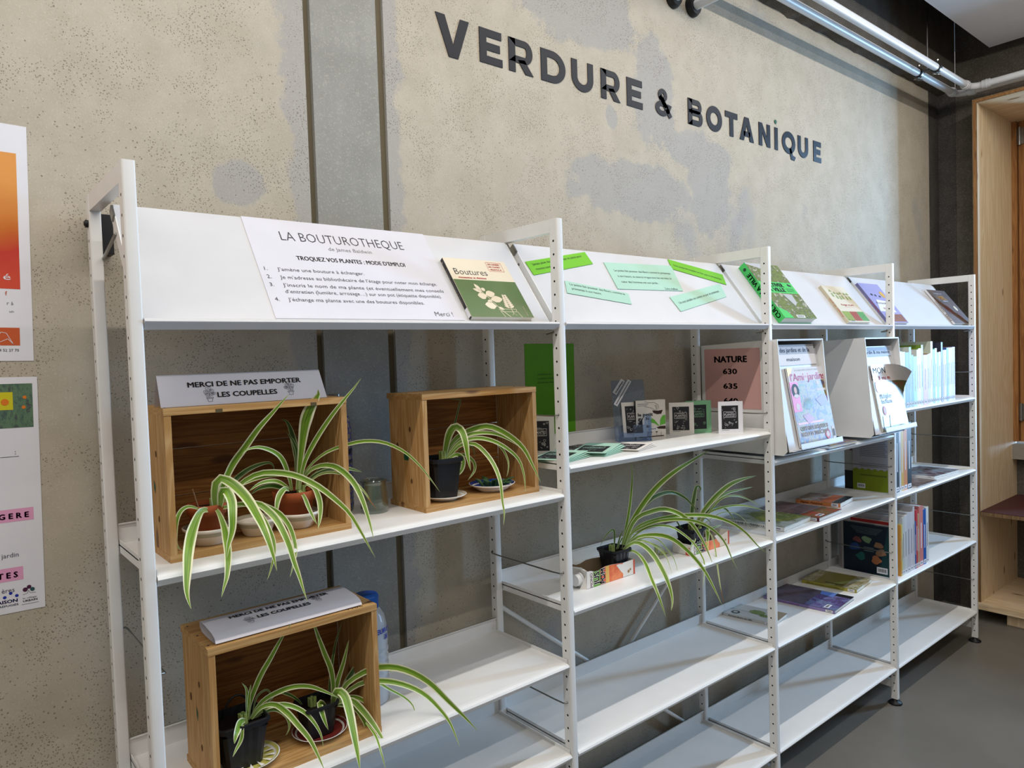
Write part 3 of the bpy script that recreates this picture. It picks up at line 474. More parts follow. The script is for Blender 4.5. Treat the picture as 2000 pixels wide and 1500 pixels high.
# ------------------------------------------------------------------ wall lettering
LT = [('V', .828, .937), ('E', .971, 1.051), ('R', 1.075, 1.167), ('D', 1.198, 1.298), ('U', 1.324, 1.419), ('R', 1.454, 1.544), ('E', 1.577, 1.656), ('&', 1.723, 1.813), ('B', 1.905, 1.992), ('O', 2.015, 2.114), ('T', 2.135, 2.217), ('A', 2.231, 2.329), ('N', 2.366, 2.450), ('I', 2.484, 2.508), ('Q', 2.541, 2.647), ('U', 2.669, 2.755), ('E', 2.800, 2.869)]
st = .026
def arc(cx, cz, rx, rz, a0, a1, k=18): return [(cx+rx*math.cos(math.radians(a0+(a1-a0)*i/k)), cz+rz*math.sin(math.radians(a0+(a1-a0)*i/k))) for i in range(k+1)]
def glyph(ch, x0, x1, z0, z1):
    """bold geometric capital as outline plates: list of polygons in x,z"""
    w_, h = x1-x0, z1-z0; b = .0245; P = []; X = lambda f: x0+f*w_; Z = lambda f: z0+f*h; r = lambda a, b_, c, d: P.append([(a, b_), (c, b_), (c, d), (a, d)])
    if ch == 'E': P.append([(x0, z0), (x1, z0), (x1, z0+.021), (x0+b, z0+.021), (x0+b, Z(.5)-.0105), (X(.9), Z(.5)-.0105), (X(.9), Z(.5)+.0105), (x0+b, Z(.5)+.0105), (x0+b, z1-.021), (X(.98), z1-.021), (X(.98), z1), (x0, z1)])
    elif ch == 'V': P.append([(x0, z1), (x0+b*1.2, z1), (X(.5), z0+b*1.35), (x1-b*1.2, z1), (x1, z1), (X(.5)+b*.62, z0), (X(.5)-b*.62, z0)])
    elif ch == 'I': r(x0, z0, x1, z1)
    elif ch == 'T': P.append([(X(.5)-b/2, z0), (X(.5)+b/2, z0), (X(.5)+b/2, z1-.022), (x1, z1-.022), (x1, z1), (x0, z1), (x0, z1-.022), (X(.5)-b/2, z1-.022)])
    elif ch == 'N': P.append([(x0, z0), (x0+b, z0), (x0+b, z0+.6*h), (x1-b, z0), (x1, z0), (x1, z1), (x1-b, z1), (x1-b, z0+.4*h), (x0+b, z1), (x0, z1)])
    elif ch == 'A':
        t_ = .36*w_; P.append([(x0, z0), (x0+b*1.15, z0), (X(.5), z1-.03), (x1-b*1.15, z0), (x1, z0), (X(.5)+b*.6, z1), (X(.5)-b*.6, z1)]); r(X(.27), z0+.017, X(.73), z0+.036)
    elif ch == 'U':
        o = arc(X(.5), z0+w_*.45, w_/2, w_*.45, 180, 360); i = arc(X(.5), z0+w_*.45, w_/2-b, w_*.45-.022, 360, 180); P.append([(x0, z1)]+o+[(x1, z1), (x1-b, z1)]+i+[(x0+b, z1)])
    elif ch in 'OQ':
        o = arc(X(.5), Z(.5), w_/2, h/2+.001, 90, 450, 32); i = arc(X(.5), Z(.5), w_/2-b, h/2-.0225, 90, 450, 32)
        for k in range(32): P.append([o[k], o[k+1], i[k+1], i[k]])
        if ch == 'Q': P.append([(X(.52), z0+.020), (X(.66), z0+.026), (X(.80), z0-.004), (X(1.02), z0-.008), (X(.92), z0-.024), (X(.66), z0-.022)])
    elif ch == 'D':
        o = [(x0, z1)]+arc(x0+w_*.45, Z(.5), w_*.55, h/2, 90, -90, 24)+[(x0, z0)]; i = [(x0+b, z1-.021)]+arc(x0+w_*.43, Z(.5), w_*.57-b, h/2-.021, 90, -90, 24)+[(x0+b, z0+.021)]
        n = len(o)
        for k in range(n): P.append([o[k], o[(k+1) % n], i[(k+1) % n], i[k]])
    elif ch in 'RB':
        def bowl(zl, zh, xr):
            mid = (zl+zh)/2; hh = (zh-zl)/2
            o = [(x0, zh)]+arc(xr-hh*.9, mid, hh*.9, hh, 90, -90, 14)+[(x0, zl)]; i = [(x0+b, zh-.019)]+arc(xr-hh*.9, mid, max(hh*.9-b*.95, .004), hh-.019, 90, -90, 14)+[(x0+b, zl+.019)]
            n = len(o)
            for k in range(n-1): P.append([o[k], o[k+1], i[k+1], i[k]])
        if ch == 'B': bowl(Z(.46), z1, X(.93)); bowl(z0, Z(.58), x1); r(x0, z0, x0+b, z1)
        else: bowl(Z(.30), z1, X(.98)); r(x0, z0, x0+b, z1); P.append([(X(.36), Z(.38)), (X(.64), Z(.42)), (x1, z0), (x1-b*1.25, z0)])
    elif ch == '&':
        o = arc(X(.45), Z(.76), w_*.27, h*.24, 0, 360, 20); i = arc(X(.45), Z(.76), w_*.27-.017, h*.24-.015, 0, 360, 20)
        for k in range(20): P.append([o[k], o[k+1], i[k+1], i[k]])
        o = arc(X(.40), Z(.27), w_*.40, h*.28, 20, 360, 24); i = arc(X(.40), Z(.27), w_*.40-.021, h*.28-.018, 20, 360, 24)
        for k in range(24): P.append([o[k], o[k+1], i[k+1], i[k]])
        P.append([(X(.20), Z(.66)), (X(.38), Z(.80)), (X(1.0), Z(.06)), (X(.82), Z(-.04))]); P.append([(X(.74), Z(.48)), (X(.98), Z(.44)), (X(.80), Z(.12)), (X(.62), Z(.16))])
    return P
names = ['V opening the wall title', 'E following the V, first of the title', 'R standing before the D', 'D in the first word', 'U in the first word, between D and R', 'R standing between a U and an E in the first word', 'E closing the first word, left of the ampersand', 'ampersand between the two words', 'B opening the second word', 'O in the second word, beside the B', 'T in the second word', 'A in the second word', 'N in the second word', 'narrow letter I under the green dot', 'Q in the second word', 'U in the second word, beside the Q', 'E closing the wall title, furthest right']
for (ch, a, b_), lab in zip(LT, names):
    z0, z1 = 2.292, 2.387-.006*(a-.8)/2
    if ch == 'V': z0 = 2.280
    P = glyph(ch, a, b_, z0, z1); mb = MB().mat(VINYL)
    for p in P:
        k = len(p); y0, y1 = YW-.0025, YW-.0002
        mb.add([(x, y0, z) for x, z in p]+[(x, y1, z) for x, z in p], [tuple(range(k))]+[(i, (i+1) % k, k+(i+1) % k, k+i) for i in range(k)])
    one('wall_letter', mb, 'navy black cut-out '+lab, 'letter', (a, YW, z0), 'cut-out letters of the wall title')
mb = MB().mat(M('green_dot', (16, 84, 56), .4)); F = Fr((2.493, YW, 2.405), (1, 0, 0), (0, 0, 1)); mb.disc(F, 0, 0, .0085, .0025, 20)
mb.add([F(.0085*math.cos(k*.314), .0085*math.sin(k*.314), n) for k in range(20) for n in (0, .0025)], [(2*k, 2*k+1, (2*k+3) % 40, (2*k+2) % 40) for k in range(20)])
one('letter_dot', mb, 'small green dot above the narrow I of the wall title', 'dot', (2.493, YW, 2.396))

# ------------------------------------------------------------------ shelving unit
PT = .032; Z0 = 1.752
def zi(i): return Z0-PT*i+.004
def post(mb, x0, x1, y0, y1, z0, z1, yh, k0, k1):
    r = .003; a = [(x0, y0+r), (x0, y1-r)]; prof = []
    for cx, cy, st_ in ((x0+r, y0+r, 180), (x1-r, y0+r, 270), (x1-r, y1-r, 0), (x0+r, y1-r, 90)):
        for q in range(4): an = math.radians(st_+q*30); prof.append((cx+r*math.cos(an), cy+r*math.sin(an)))
    k = len(prof); mb.mat(WHITE)
    # last point to first point is the drilled face
    vs = [(x, y, z) for z in (z0, z1) for x, y in prof]
    mb.add(vs, [(i, i+1, k+i+1, k+i) for i in range(k-1)], True); mb.add(vs[:k], [tuple(range(k))]); mb.add(vs[k:], [tuple(range(k))])
    ya, yb = y0+r, y1-r; zt = Z0-PT*k0+PT/2; zb = Z0-PT*k1-PT/2
    mb.add([(x0, ya, z0), (x0, yb, z0), (x0, yb, zb), (x0, ya, zb), (x0, ya, zt), (x0, yb, zt), (x0, yb, z1), (x0, ya, z1)], [(0, 1, 2, 3), (4, 5, 6, 7)])
    for i in range(k0, k1+1):
        zc = Z0-PT*i; h = PT/2; rr = .0029
        o = [(yb, zc+0), (yb, zc+h), (yh, zc+h), (ya, zc+h), (ya, zc), (ya, zc-h), (yh, zc-h), (yb, zc-h)]
        c = [(yh+rr*math.cos(q*PI/4), zc+rr*math.sin(q*PI/4)) for q in range(8)]
        mb.mat(WHITE); mb.add([(x0, y, z) for y, z in o+c], [(q, (q+1) % 8, 8+(q+1) % 8, 8+q) for q in range(8)])
        mb.mat(HOLE); mb.add([(x0+d, y, z) for d in (0, .002) for y, z in c], [(q, (q+1) % 8, 8+(q+1) % 8, 8+q) for q in range(8)]+[tuple(range(8, 16))])
unit = thing('shelving_unit', 'long white metal shelving unit of four bays with drilled posts against the concrete wall', 'shelving')
mb = MB().mat(WHITE); mb.box(.001, .0195, .02, .285, 1.774, 1.805)
fr0 = mb.build('upright_frame', unit)
mb = MB().mat(WHITE); mb.box(.001, .0195, .02, .285, .068, .098); mb.build('crossbar', fr0)
mb = MB(); post(mb, 0, .0202, 0, .027, .022, 1.805, .0128, 0, 53); mb.build('post', fr0)
mb = MB(); post(mb, 0, .0202, .277, .304, .022, 1.805, .2906, 0, 53); mb.build('post', fr0)
for y in (.0135, .2905):
    mb = MB().mat(RUBBER); mb.lathe((.0101, y, 0), [(.026, 0), (.027, .004), (.022, .009), (.011, .012), (.009, .024)], 20); mb.build('foot', fr0)
frames = [fr0]; base = list(fr0.children)
for k in range(1, 5):
    c = fr0.copy(); C.objects.link(c); c.location.x = k*W; frames.append(c)
    for ch in base: d = ch.copy(); C.objects.link(d); d.parent = c
rods = {}
for k, l in enumerate(((24,), (13, 25, 35), (15,), (24, 35), (13, 23, 35, 45))):
    for i in l:
        z = Z0-PT*i; mb = MB().mat(STEEL); x0, x1, xm = (k*W+.010, k*W-.004, k*W-.007) if k else (.010, .026, .029)
        mb.tube([(x0, .0128, z), (x1, .0128, z), (xm, .018, z-.002), (xm, .05, z-.003), (xm, .25, z-.003), (xm, .285, z-.002), (x1, .2906, z), (x0, .2906, z)], .0019, 6); mb.build('stay_rod', frames[k])
mb = MB().mat(RUBBER); mb.box(.024, .044, .304, YW, 1.70, 1.775); mb.build('wall_spacer', unit)
mb = MB().mat(RUBBER); mb.lathe((0, 0, 0), [(.007, 0), (.0075, .004), (.003, .007)], 12)
mb.v = [(-z, .2906+y, Z0+x) for x, y, z in mb.v]; mb.build('bolt', unit)
def shelf(bay, z, parent=unit):
    a = bay*W+.0215; b_ = (bay+1)*W-.0015; y1 = .286
    mb = MB().mat(WHITE)
    prof = [(y1, z), (.014, z), (.007, z-.0010), (.0015, z-.004), (-.001, z-.008), (.000, z-.010), (.008, z-.020), (.014, z-.020), (.014, z-.018), (.010, z-.017), (.004, z-.008), (.014, z-.0025), (y1, z-.0025)]
    mb.prism(prof, 'x', a, b_)
    mb.box(a, b_, y1-.002, y1, z-.02, z+.039); mb.box(a, b_, y1-.006, y1, z+.037, z+.039)
    for x in (a, b_-.002): mb.box(x, x+.002, .006, y1, z-.016, z+.008)
    return mb.build('shelf', parent)
SH = {0: (19, 32, 39, 50), 1: (17, 28, 39, 50), 2: (20, 28, 39, 50), 3: (17, 28, 39, 50)}
for b_, l in SH.items():
    for i in l: shelf(b_, zi(i))
BO = (0, .035, 1.562); BE = (0, .155, .210); BL = math.hypot(.155, .21)
def board(x): return Fr((x, BO[1], BO[2]), (1, 0, 0), BE)
for k in range(4):
    a = k*W+.0215; b_ = (k+1)*W-.0015; F = board(0)
    mb = MB().mat(WHITEB); mb.fbox(F, a+.002, b_-.002, 0, BL, -.003, 0)
    mb.prism([(.035, 1.562), (.030, 1.559), (.004, 1.559), (-.001, 1.557), (-.003, 1.554), (-.002, 1.552), (.006, 1.541), (.014, 1.541), (.014, 1.544), (.009, 1.545), (.005, 1.5535), (.035, 1.556)], 'x', a, b_)
    ds = mb.build('display_shelf', unit)
    for x in (a, b_-.002):
        mb = MB().mat(WHITE); mb.fbox(F, x, x+.002, -.01, BL-.006, -.022, .0005); mb.build('side_flange', ds)
        xx = x-.002 if x == a else x+.003
        mb = MB().mat(STEEL); mb.fbox(F, xx-.001, xx+.003, BL-.03, BL-.004, -.014, .002); mb.build('hinge', ds)
        mb = MB().mat(STEEL); mb.tube([F(xx+.001, BL-.06, -.012), (xx+.001, .288, 1.685)], .003, 8); mb.build('strut', ds)
        mb = MB().mat(STEEL); mb.tube([(xx, .02, 1.536), (xx, .045, 1.532)], .003, 8); mb.build('peg', ds)
# diagonal braces behind the second bay
for p, q in (((.955, .309, .79), (1.84, .309, .115)), ((.955, .315, .115), (1.84, .315, .79))):
    mb = MB().mat(WHITE); mb.tube([p, q], .0065, 10); mb.build('cross_brace', unit)
# ------------------------------------------------------------------ things: builders
def V3(*a): return Vector(a)
def sheet(name, label, cat, F, w, h, m, draw=None, group=None, th=.0006, lift=.0004):
    mb = MB().mat(m); mb.fbox(F, 0, w, 0, h, lift, lift+th)
    if draw: F2 = F.sub(0, 0, 0, lift+th); draw(mb, F2)
    return one(name, mb, label, cat, F(w/2, 0, 0), group)
def quad_sheet(name, label, F, pts, m, draw, group=None):
    mb = MB().mat(m); k = len(pts)
    mb.add([F(u, v, n) for n in (.0006, .0022) for u, v in pts], [tuple(range(k)), tuple(range(k, 2*k))]+[(i, (i+1) % k, k+(i+1) % k, k+i) for i in range(k)])
    draw(mb, F.sub(0, 0, 0, .0022)); return one(name, mb, label, 'note', F(*pts[0]), group)
def book(name, label, cat, F, w, h, th, cover, draw=None, spine=None, sdraw=None, back=None, bdraw=None, group=None, c=.0012):
    """spine along the u=0 edge; front cover faces F.n"""
    t = thing(name, label, cat, F(w/2, h/2 if abs(F.n.z) > .7 else 0, 0), group)
    mb = MB().mat(cover); mb.fbox(F, 0, w, 0, h, th-c, th)
    if draw: draw(mb, F.sub(0, 0, 0, th))
    part('front_cover', mb, t)
    mb = MB().mat(back or cover); mb.fbox(F, 0, w, 0, h, 0, c)
    if bdraw: bdraw(mb, Fr(F(w, 0, 0), -F.ex, F.ey))
    part('back_cover', mb, t)
    mb = MB().mat(spine or cover); mb.fbox(F, 0, c, 0, h, c, th-c)
    if sdraw: sdraw(mb, Fr(F(0, 0, 0), F.n, F.ey))
    part('spine', mb, t)
    mb = MB().mat(PAGES); mb.fbox(F, c, w-.002, .0015, h-.0015, c, th-c); part('page_block', mb, t)
    return t
def crate(name_label, x0, x1, y0, y1, z0, z1, joints, leafmark=None, notch=False):
    t = thing('wooden_crate', name_label, 'crate', ((x0+x1)/2, (y0+y1)/2, z0)); e = .0125
    mb = MB().mat(WX); mb.box(x0, x1, y0, y1, z1-e, z1)
    top = part('top_board', mb, t)
    mb = MB().mat(WX); mb.box(x0, x1, y0, y1, z0, z0+e); part('bottom_board', mb, t)
    for a in (x0, x1-e):
        mb = MB().mat(WZ); mb.box(a+.0005, a+e-.0005, y0+.0008, y1-.008, z0+e, z1-e); sb = part('side_board', mb, t)
        if a == x0 and leafmark:
            mb = MB().mat(M('green_mark', (24, 84, 50), .5)); F = Fr((a+.0005, (y0+y1)/2, (z0+z1)/2-.01), (0, -1, 0), (0, 0, 1)); mb.poly(F, leafmark, .0005); mb.build('printed_mark', sb)
            mb = MB().mat(M('knot_hole', (96, 62, 34), .8))
            for (u, v, r) in ((.02, .06, .004), (.02, -.055, .004), (-.035, .02, .005)): mb.disc(F, u, v, r, .0006, 12, r*1.5)
            mb.build('knot', sb)
    zs = [z0+e]+joints+[z1-e]
    for a, b_ in zip(zs[:-1], zs[1:]):
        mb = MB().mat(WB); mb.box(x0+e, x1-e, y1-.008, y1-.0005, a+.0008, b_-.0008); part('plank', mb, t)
    mb = MB().mat(M('nail', (70, 66, 60), .5, .6))
    for y in (y0+.02, (y0+y1)/2, y1-.02):
        for x in (x0+.007, x1-.007): mb.lathe((x, y, z1-.0002), [(.0022, 0), (.0022, .0006), (.0005, .0009)], 8)
    mb.build('nail_heads', top)['kind'] = 'stuff'
    if notch:
        mb = MB().mat(M('notch_dark', (84, 72, 40), .8)); 
        for x in (x0+.085, x1-.075): mb.box(x, x+.012, y0-.0004, y0+.01, z1-e-.0006, z1-e+.006)
        part('notch', mb, t, 'small dark notch')
    return t
def curve(P, n):
    """Catmull-Rom through the points, resampled evenly"""
    P = [Vector(p) for p in P]; Q = [P[0]*2-P[1]]+P+[P[-1]*2-P[-2]]; out = []
    for i in range(1, len(Q)-2):
        for k in range(8):
            t = k/8; a, b_, c, d = Q[i-1], Q[i], Q[i+1], Q[i+2]
            out.append(.5*((2*b_)+(c-a)*t+(2*a-5*b_+4*c-d)*t*t+(3*b_-a-3*c+d)*t**3))
    out.append(P[-1]); L = [0]
    for a, b_ in zip(out[:-1], out[1:]): L.append(L[-1]+(b_-a).length)
    res = []; j = 0
    for k in range(n+1):
        s = L[-1]*k/n
        while j < len(L)-2 and L[j+1] < s: j += 1
        f = (s-L[j])/max(L[j+1]-L[j], 1e-9); res.append(out[j].lerp(out[j+1], min(max(f, 0), 1)))
    return res, L[-1]
CAMP = Vector((-.26, -1.24, 1.478))
def leaf(parent, w_, kind, P, seed):
    rnd = random.Random(seed); pts, Ln = curve(P, 22); vs = []; uvs = []; n = len(pts)-1; cr = 6
    tw = math.radians(rnd.uniform(-22, 22))
    for i, p in enumerate(pts):
        t = i/n; d = (pts[min(i+1, n)]-pts[max(i-1, 0)]).normalized()
        look = (p-Vector((-.1, -1.5, 1.5))).normalized(); side = d.cross(look)
        side = side.normalized() if side.length > 1e-4 else Vector((1, 0, 0)); nn = side.cross(d).normalized()
        a = tw*math.sin(3.1*t); side, nn = side*math.cos(a)+nn*math.sin(a), nn*math.cos(a)-side*math.sin(a)
        prof = (.42+.58*min(1, t/.35)**.8) if t < .35 else (1-((t-.35)/.65)**2.1)**.9
        if kind == 3: prof = (.30+.70*(t/.7)**1.6) if t < .7 else (1-((t-.7)/.3)**1.8)**.9 if t < 1 else 0
        prof = max(prof, .02); fold = .28*(1-.5*t)
        for j in range(cr+1):
            u = j/cr*2-1; vs.append(p+side*(u*w_/2*prof)-nn*(fold*(abs(u)-.5)*w_/2*prof)); uvs.append((j/cr, t))
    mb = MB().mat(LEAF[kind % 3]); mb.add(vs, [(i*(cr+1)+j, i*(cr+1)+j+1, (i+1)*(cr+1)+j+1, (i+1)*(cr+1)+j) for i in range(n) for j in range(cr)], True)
    return mb.build('leaf', parent, uvs=uvs)
def spider_plant(key, label, loc, group='spider plants in pots'):
    t = thing('spider_plant', label, 'plant', loc, None)
    for k, (w_, kind, P) in enumerate(LEAVES[key]): leaf(t, w_, kind, P, hash_(key, k))
    mb = MB().mat(M('leaf_base', (150, 170, 96), .5)); random.seed(ord(key))
    for k in range(5):
        a = k*1.3; mb.tube([(loc[0]+.004*math.cos(a), loc[1]+.004*math.sin(a), loc[2]-.012), (loc[0]+.006*math.cos(a), loc[1]+.006*math.sin(a), loc[2]+.018)], [.005, .003], 6)
    part('crown', mb, t); return t
def hash_(k, i): return ord(k)*100+i
def round_pot(label, c, r, h, m=None, group=None):
    t = thing('flower_pot', label, 'pot', c, group); m = m or TERRA
    mb = MB().mat(m); mb.lathe(c, [(r*.74, 0), (r*.90, h*.70), (r*1.0, h*.72), (r*1.03, h), (r*.96, h), (r*.92, h*.88)], 28, closed=False); mb.poly(Fr(c, (1, 0, 0), (0, 1, 0)), [(r*.74*math.cos(k*.314), r*.74*math.sin(k*.314)) for k in range(20)], 0); part('pot_body', mb, t)
    mb = MB().mat(SOIL); mb.lathe((c[0], c[1], c[2]+h*.86), [(r*.93, 0), (r*.5, .004), (.001, .003)], 16, closed=False); part('soil', mb, t); return t
def square_pot(label, c, r, h, ribs=True, ang=0, group=None):
    t = thing('plant_pot', label, 'pot', c, group); mb = MB().mat(BLACKP)
    q = [(r*.74, 0), (r*.95, h*.86), (r*1.0, h*.88), (r*1.06, h*.90), (r*1.06, h*.98), (r*.98, h), (r*.94, h*.84)]
    n = 32; vs = []
    for rr, z in q:
        for j in range(n):
            a = 6.28319*(j+.5)/n; ca, sa = math.cos(a), math.sin(a); m_ = (abs(ca)**9+abs(sa)**9)**(-1/9); k_ = rr*(1-(.022 if ribs and j % 2 and z < h*.87 else 0))
            x, y = ca*m_*k_, sa*m_*k_; vs.append((c[0]+x*math.cos(ang)-y*math.sin(ang), c[1]+x*math.sin(ang)+y*math.cos(ang), c[2]+z))
    mb.add(vs, [(i*n+j, i*n+(j+1) % n, (i+1)*n+(j+1) % n, (i+1)*n+j) for i in range(len(q)-1) for j in range(n)]); mb.add(vs[:n], [tuple(range(n))]); part('pot_body', mb, t)
    mb = MB().mat(SOIL); mb.add([(c[0]+(a*math.cos(ang)-b_*math.sin(ang))*r*.93, c[1]+(a*math.sin(ang)+b_*math.cos(ang))*r*.93, c[2]+h*.82) for a, b_ in ((-1, -1), (1, -1), (1, 1), (-1, 1))], [(0, 1, 2, 3)]); part('soil', mb, t); return t
def saucer(label, c, r, m_out, m_in, h=.012, sx=1, sy=1, extra=None, name='saucer', prof=None):
    t = thing(name, label, 'saucer', c)
    p = prof or [(r*.55, 0), (r*.6, .002), (r*.96, h*.85), (r, h), (r*.97, h)]
    mb = MB().mat(m_out); mb.lathe(c, p, 32, sx=sx, sy=sy, closed=False); part('rim', mb, t)
    p2 = [(p[-1][0], p[-1][1]), (r*.86, h*.62), (r*.56, .004), (.001, .0035)]
    mb = MB().mat(m_in); mb.lathe(c, p2, 32, sx=sx, sy=sy, closed=False); o = part('inner_face', mb, t)
    if extra: extra(t)
    return t
def plant_doodle(mb, F, s, mir=1):
    for (u, v, r) in ((0, .78, .16), (-.17, .60, .13), (.17, .66, .13), (-.10, .42, .12), (.14, .46, .11), (.28, .50, .10)): mb.ring(F, u*s*mir, v*s, r*s, .018*s, k=14, wob=.12); mb.ring(F, u*s*mir, v*s, r*s*.45, .016*s, k=8)
    mb.line(F, [(0, .62*s), (.03*s*mir, .26*s)], .02*s)
    mb.line(F, [(-.17*s, .26*s), (.21*s, .26*s), (.21*s, .19*s), (-.17*s, .19*s), (-.17*s, .26*s)], .02*s); mb.line(F, [(-.13*s, .19*s), (-.09*s, 0), (.13*s, 0), (.17*s, .19*s)], .02*s)
def zine_print(mb, F, u, v, w_, h, rnd, paper, detail=1):
    """black block-print with white line drawing and the word PLANTES"""
    mb.mat(INK); mb.rect(F, u, v, u+w_, v+h, .0003)
    mb.mat(paper)
    for k in range(int(16*detail)):
        a, b_ = rnd.uniform(.08, .92)*w_, rnd.uniform(.05, .95)*h
        if .34*h < b_ < .74*h: continue
        mb.ring(F, u+a, v+b_, rnd.uniform(.03, .075)*w_, .012*w_, .0006, 8, .3)
    for k in range(int(14*detail)):
        a, b_ = rnd.uniform(.05, .8)*w_, rnd.uniform(.03, .92)*h; mb.line(F, [(u+a, v+b_), (u+a+rnd.uniform(-.04, .16)*w_, v+b_+rnd.uniform(-.06, .06)*h)], .012*w_, .0006)
    mb.mat(INK); mb.rect(F, u+.10*w_, v+.48*h, u+.88*w_, v+.76*h, .0007); mb.mat(paper)
    mb.line(F, [(u+.12*w_, v+.5*h), (u+.86*w_, v+.5*h), (u+.86*w_, v+.74*h), (u+.12*w_, v+.74*h), (u+.12*w_, v+.5*h)], .014*w_, .0009)
    mb.text(F, 'PLANTES', u+.17*w_, v+.57*h, .10*h, .64*w_, n=.0009, res=1); mb.rect(F, u+.2*w_, v+.53*h, u+.78*w_, v+.54*h, .0009); mb.rect(F, u+.25*w_, v+.70*h, u+.72*w_, v+.71*h, .0009)
    mb.mat(GREYINK); mb.rect(F, u, v-.05*h, u+.45*w_, v-.035*h, .0004)
def barcode(mb, F, u, v, w_, h):
    mb.mat(PAPER); mb.rect(F, u, v, u+w_, v+h, .0005); mb.mat(INK); x = u+w_*.1; k = 0
    while x < u+w_*.88: t_ = w_*(.02+.025*((k*7) % 3)); mb.rect(F, x, v+h*.25, x+t_, v+h*.8, .0008); x += t_+w_*(.025+.015*((k*5) % 3)); k += 1

# ------------------------------------------------------------------ posters and papers on the wall
FW = Fr((0, YW, 0), (1, 0, 0), (0, 0, 1))
def gradmat():
    m, t, b = nt('orange_print'); g = t.nodes.new('ShaderNodeNewGeometry').outputs['Position']; sp = t.nodes.new('ShaderNodeSeparateXYZ'); t.links.new(g, sp.inputs[0])
    c = ramp(t, smooth(t, mathn(t, 'ADD', sp.outputs[2], mathn(t, 'MULTIPLY', noise(t, g, 9), .08)), 1.66, 1.88), [(0, (206, 70, 44)), (.35, (190, 44, 24)), (.6, (196, 104, 10)), (1, (222, 150, 70))]); t.links.new(c, b.inputs['Base Color']); b.inputs['Roughness'].default_value = .5; return m
OR = gradmat()
def d1(mb, F):
    mb.mat(OR); mb.rect(F, .01, .130, .193, .375); mb.mat(M('orange_flat', (196, 88, 40), .6)); mb.rect(F, .01, .028, .190, .060)
    mb.mat(PAPER); mb.text(F, 'é', .168, .146, .012, .011, .0, .0006); mb.line(F, [(.150, .03), (.162, .052), (.170, .05), (.180, .03), (.172, .04), (.160, .034)], .0008, .0006)
    mb.mat(M('orange_ink', (190, 70, 40), .6)); mb.text(F, 'f', .170, .118, .008, n=.0006)
    mb.mat(GREYINK); mb.text(F, 'r à', .182, .101, .007, align='r'); mb.text(F, 'un', .182, .087, .0055, align='r'); mb.mat(INK); mb.text(F, '44 52 27 70', .188, .017, .005, align='r')
sheet('poster', 'white poster with a large orange print, upper one at the left edge', 'poster', FW.sub(-.302, 1.505, -1.2), .21, .426, PAPER, d1)
def d2(mb, F):
    mb.mat(photo('leek_photo', [(40, 44, 60), (70, 92, 84), (96, 128, 96), (58, 60, 70), (150, 160, 150)], 55, stretch=(1, 1, .5))); mb.rect(F, .03, .335, .202, .415)
    mb.mat(M('yellow_patch', (206, 196, 30), .5)); mb.rect(F, .10, .368, .172, .400, .0005); mb.mat(M('orange_flower', (220, 120, 30), .5)); mb.disc(F, .160, .382, .006, .0008); mb.disc(F, .19, .39, .003, .0008); mb.disc(F, .188, .372, .003, .0008)
    mb.mat(INK); mb.text(F, ':', .172, .287, .009, n=.0005); mb.line(F, [(.150, .283), (.178, .283)], .0007)
    mb.mat(M('pink_band', (226, 160, 196), .6)); mb.rect(F, .02, .165, .197, .188); mb.rect(F, .02, .058, .178, .082)
    pl = M('plum_ink', (74, 22, 60), .6); mb.mat(pl); mb.text(F, 'G E R E', .190, .171, .010, .046, .03, .0008, 'r'); mb.text(F, 'T E S', .170, .064, .0105, .031, .03, .0008, 'r')
    mb.mat(M('grey_violet_ink', (80, 74, 96), .6)); mb.text(F, 'jardin', .172, .101, .0085, align='r'); mb.text(F, 'ères', .164, .038, .0085, align='r')
    mb.mat(BLUE); mb.text(F, 'MAISON', .168, .019, .006, .038, .03, align='r'); mb.text(F, 'DES RÉFUGIÉS', .169, .0125, .0035, .042, .02, align='r')
    for u, v in ((.158, .036), (.167, .030), (.149, .030)): mb.disc(F, u, v, .0028)
    mb.mat(pl); mb.disc(F, .180, .038, .004); mb.disc(F, .186, .042, .0036); mb.mat(M('teal_ink', (40, 80, 84), .6)); mb.disc(F, .191, .037, .0036, .0005)
    mb.mat(INK); mb.line(F, [(.176, .029), (.183, .031), (.185, .036), (.187, .031), (.196, .030)], .0005); mb.text(F, 'le village', .176, .021, .003, .021); mb.text(F, 'URBAIN', .176, .0155, .0038, .022, .02); mb.mat(GREYINK); mb.rect(F, .174, .011, .2, .0118)
sheet('poster', 'white leaflet with garden photo and pink heading bands, lower one at the left edge', 'poster', FW.sub(-.306, 1.048, -1.0), .21, .427, PAPER, d2)
def d3(mb, F):
    mb.mat(M('dark_green_ink', (34, 62, 12), .6))
    for k, s_ in enumerate(('Les fiches de cette', 'consultation, ou téléchar', 'QR code avec votre sm')): mb.text(F, s_, .048, .204-.012*k, .0055)
sheet('green_notice', 'green A4 sheet taped to the concrete behind the second post', 'notice', FW.sub(1.096, 1.219, -.6), .2, .297, LIMED, d3)
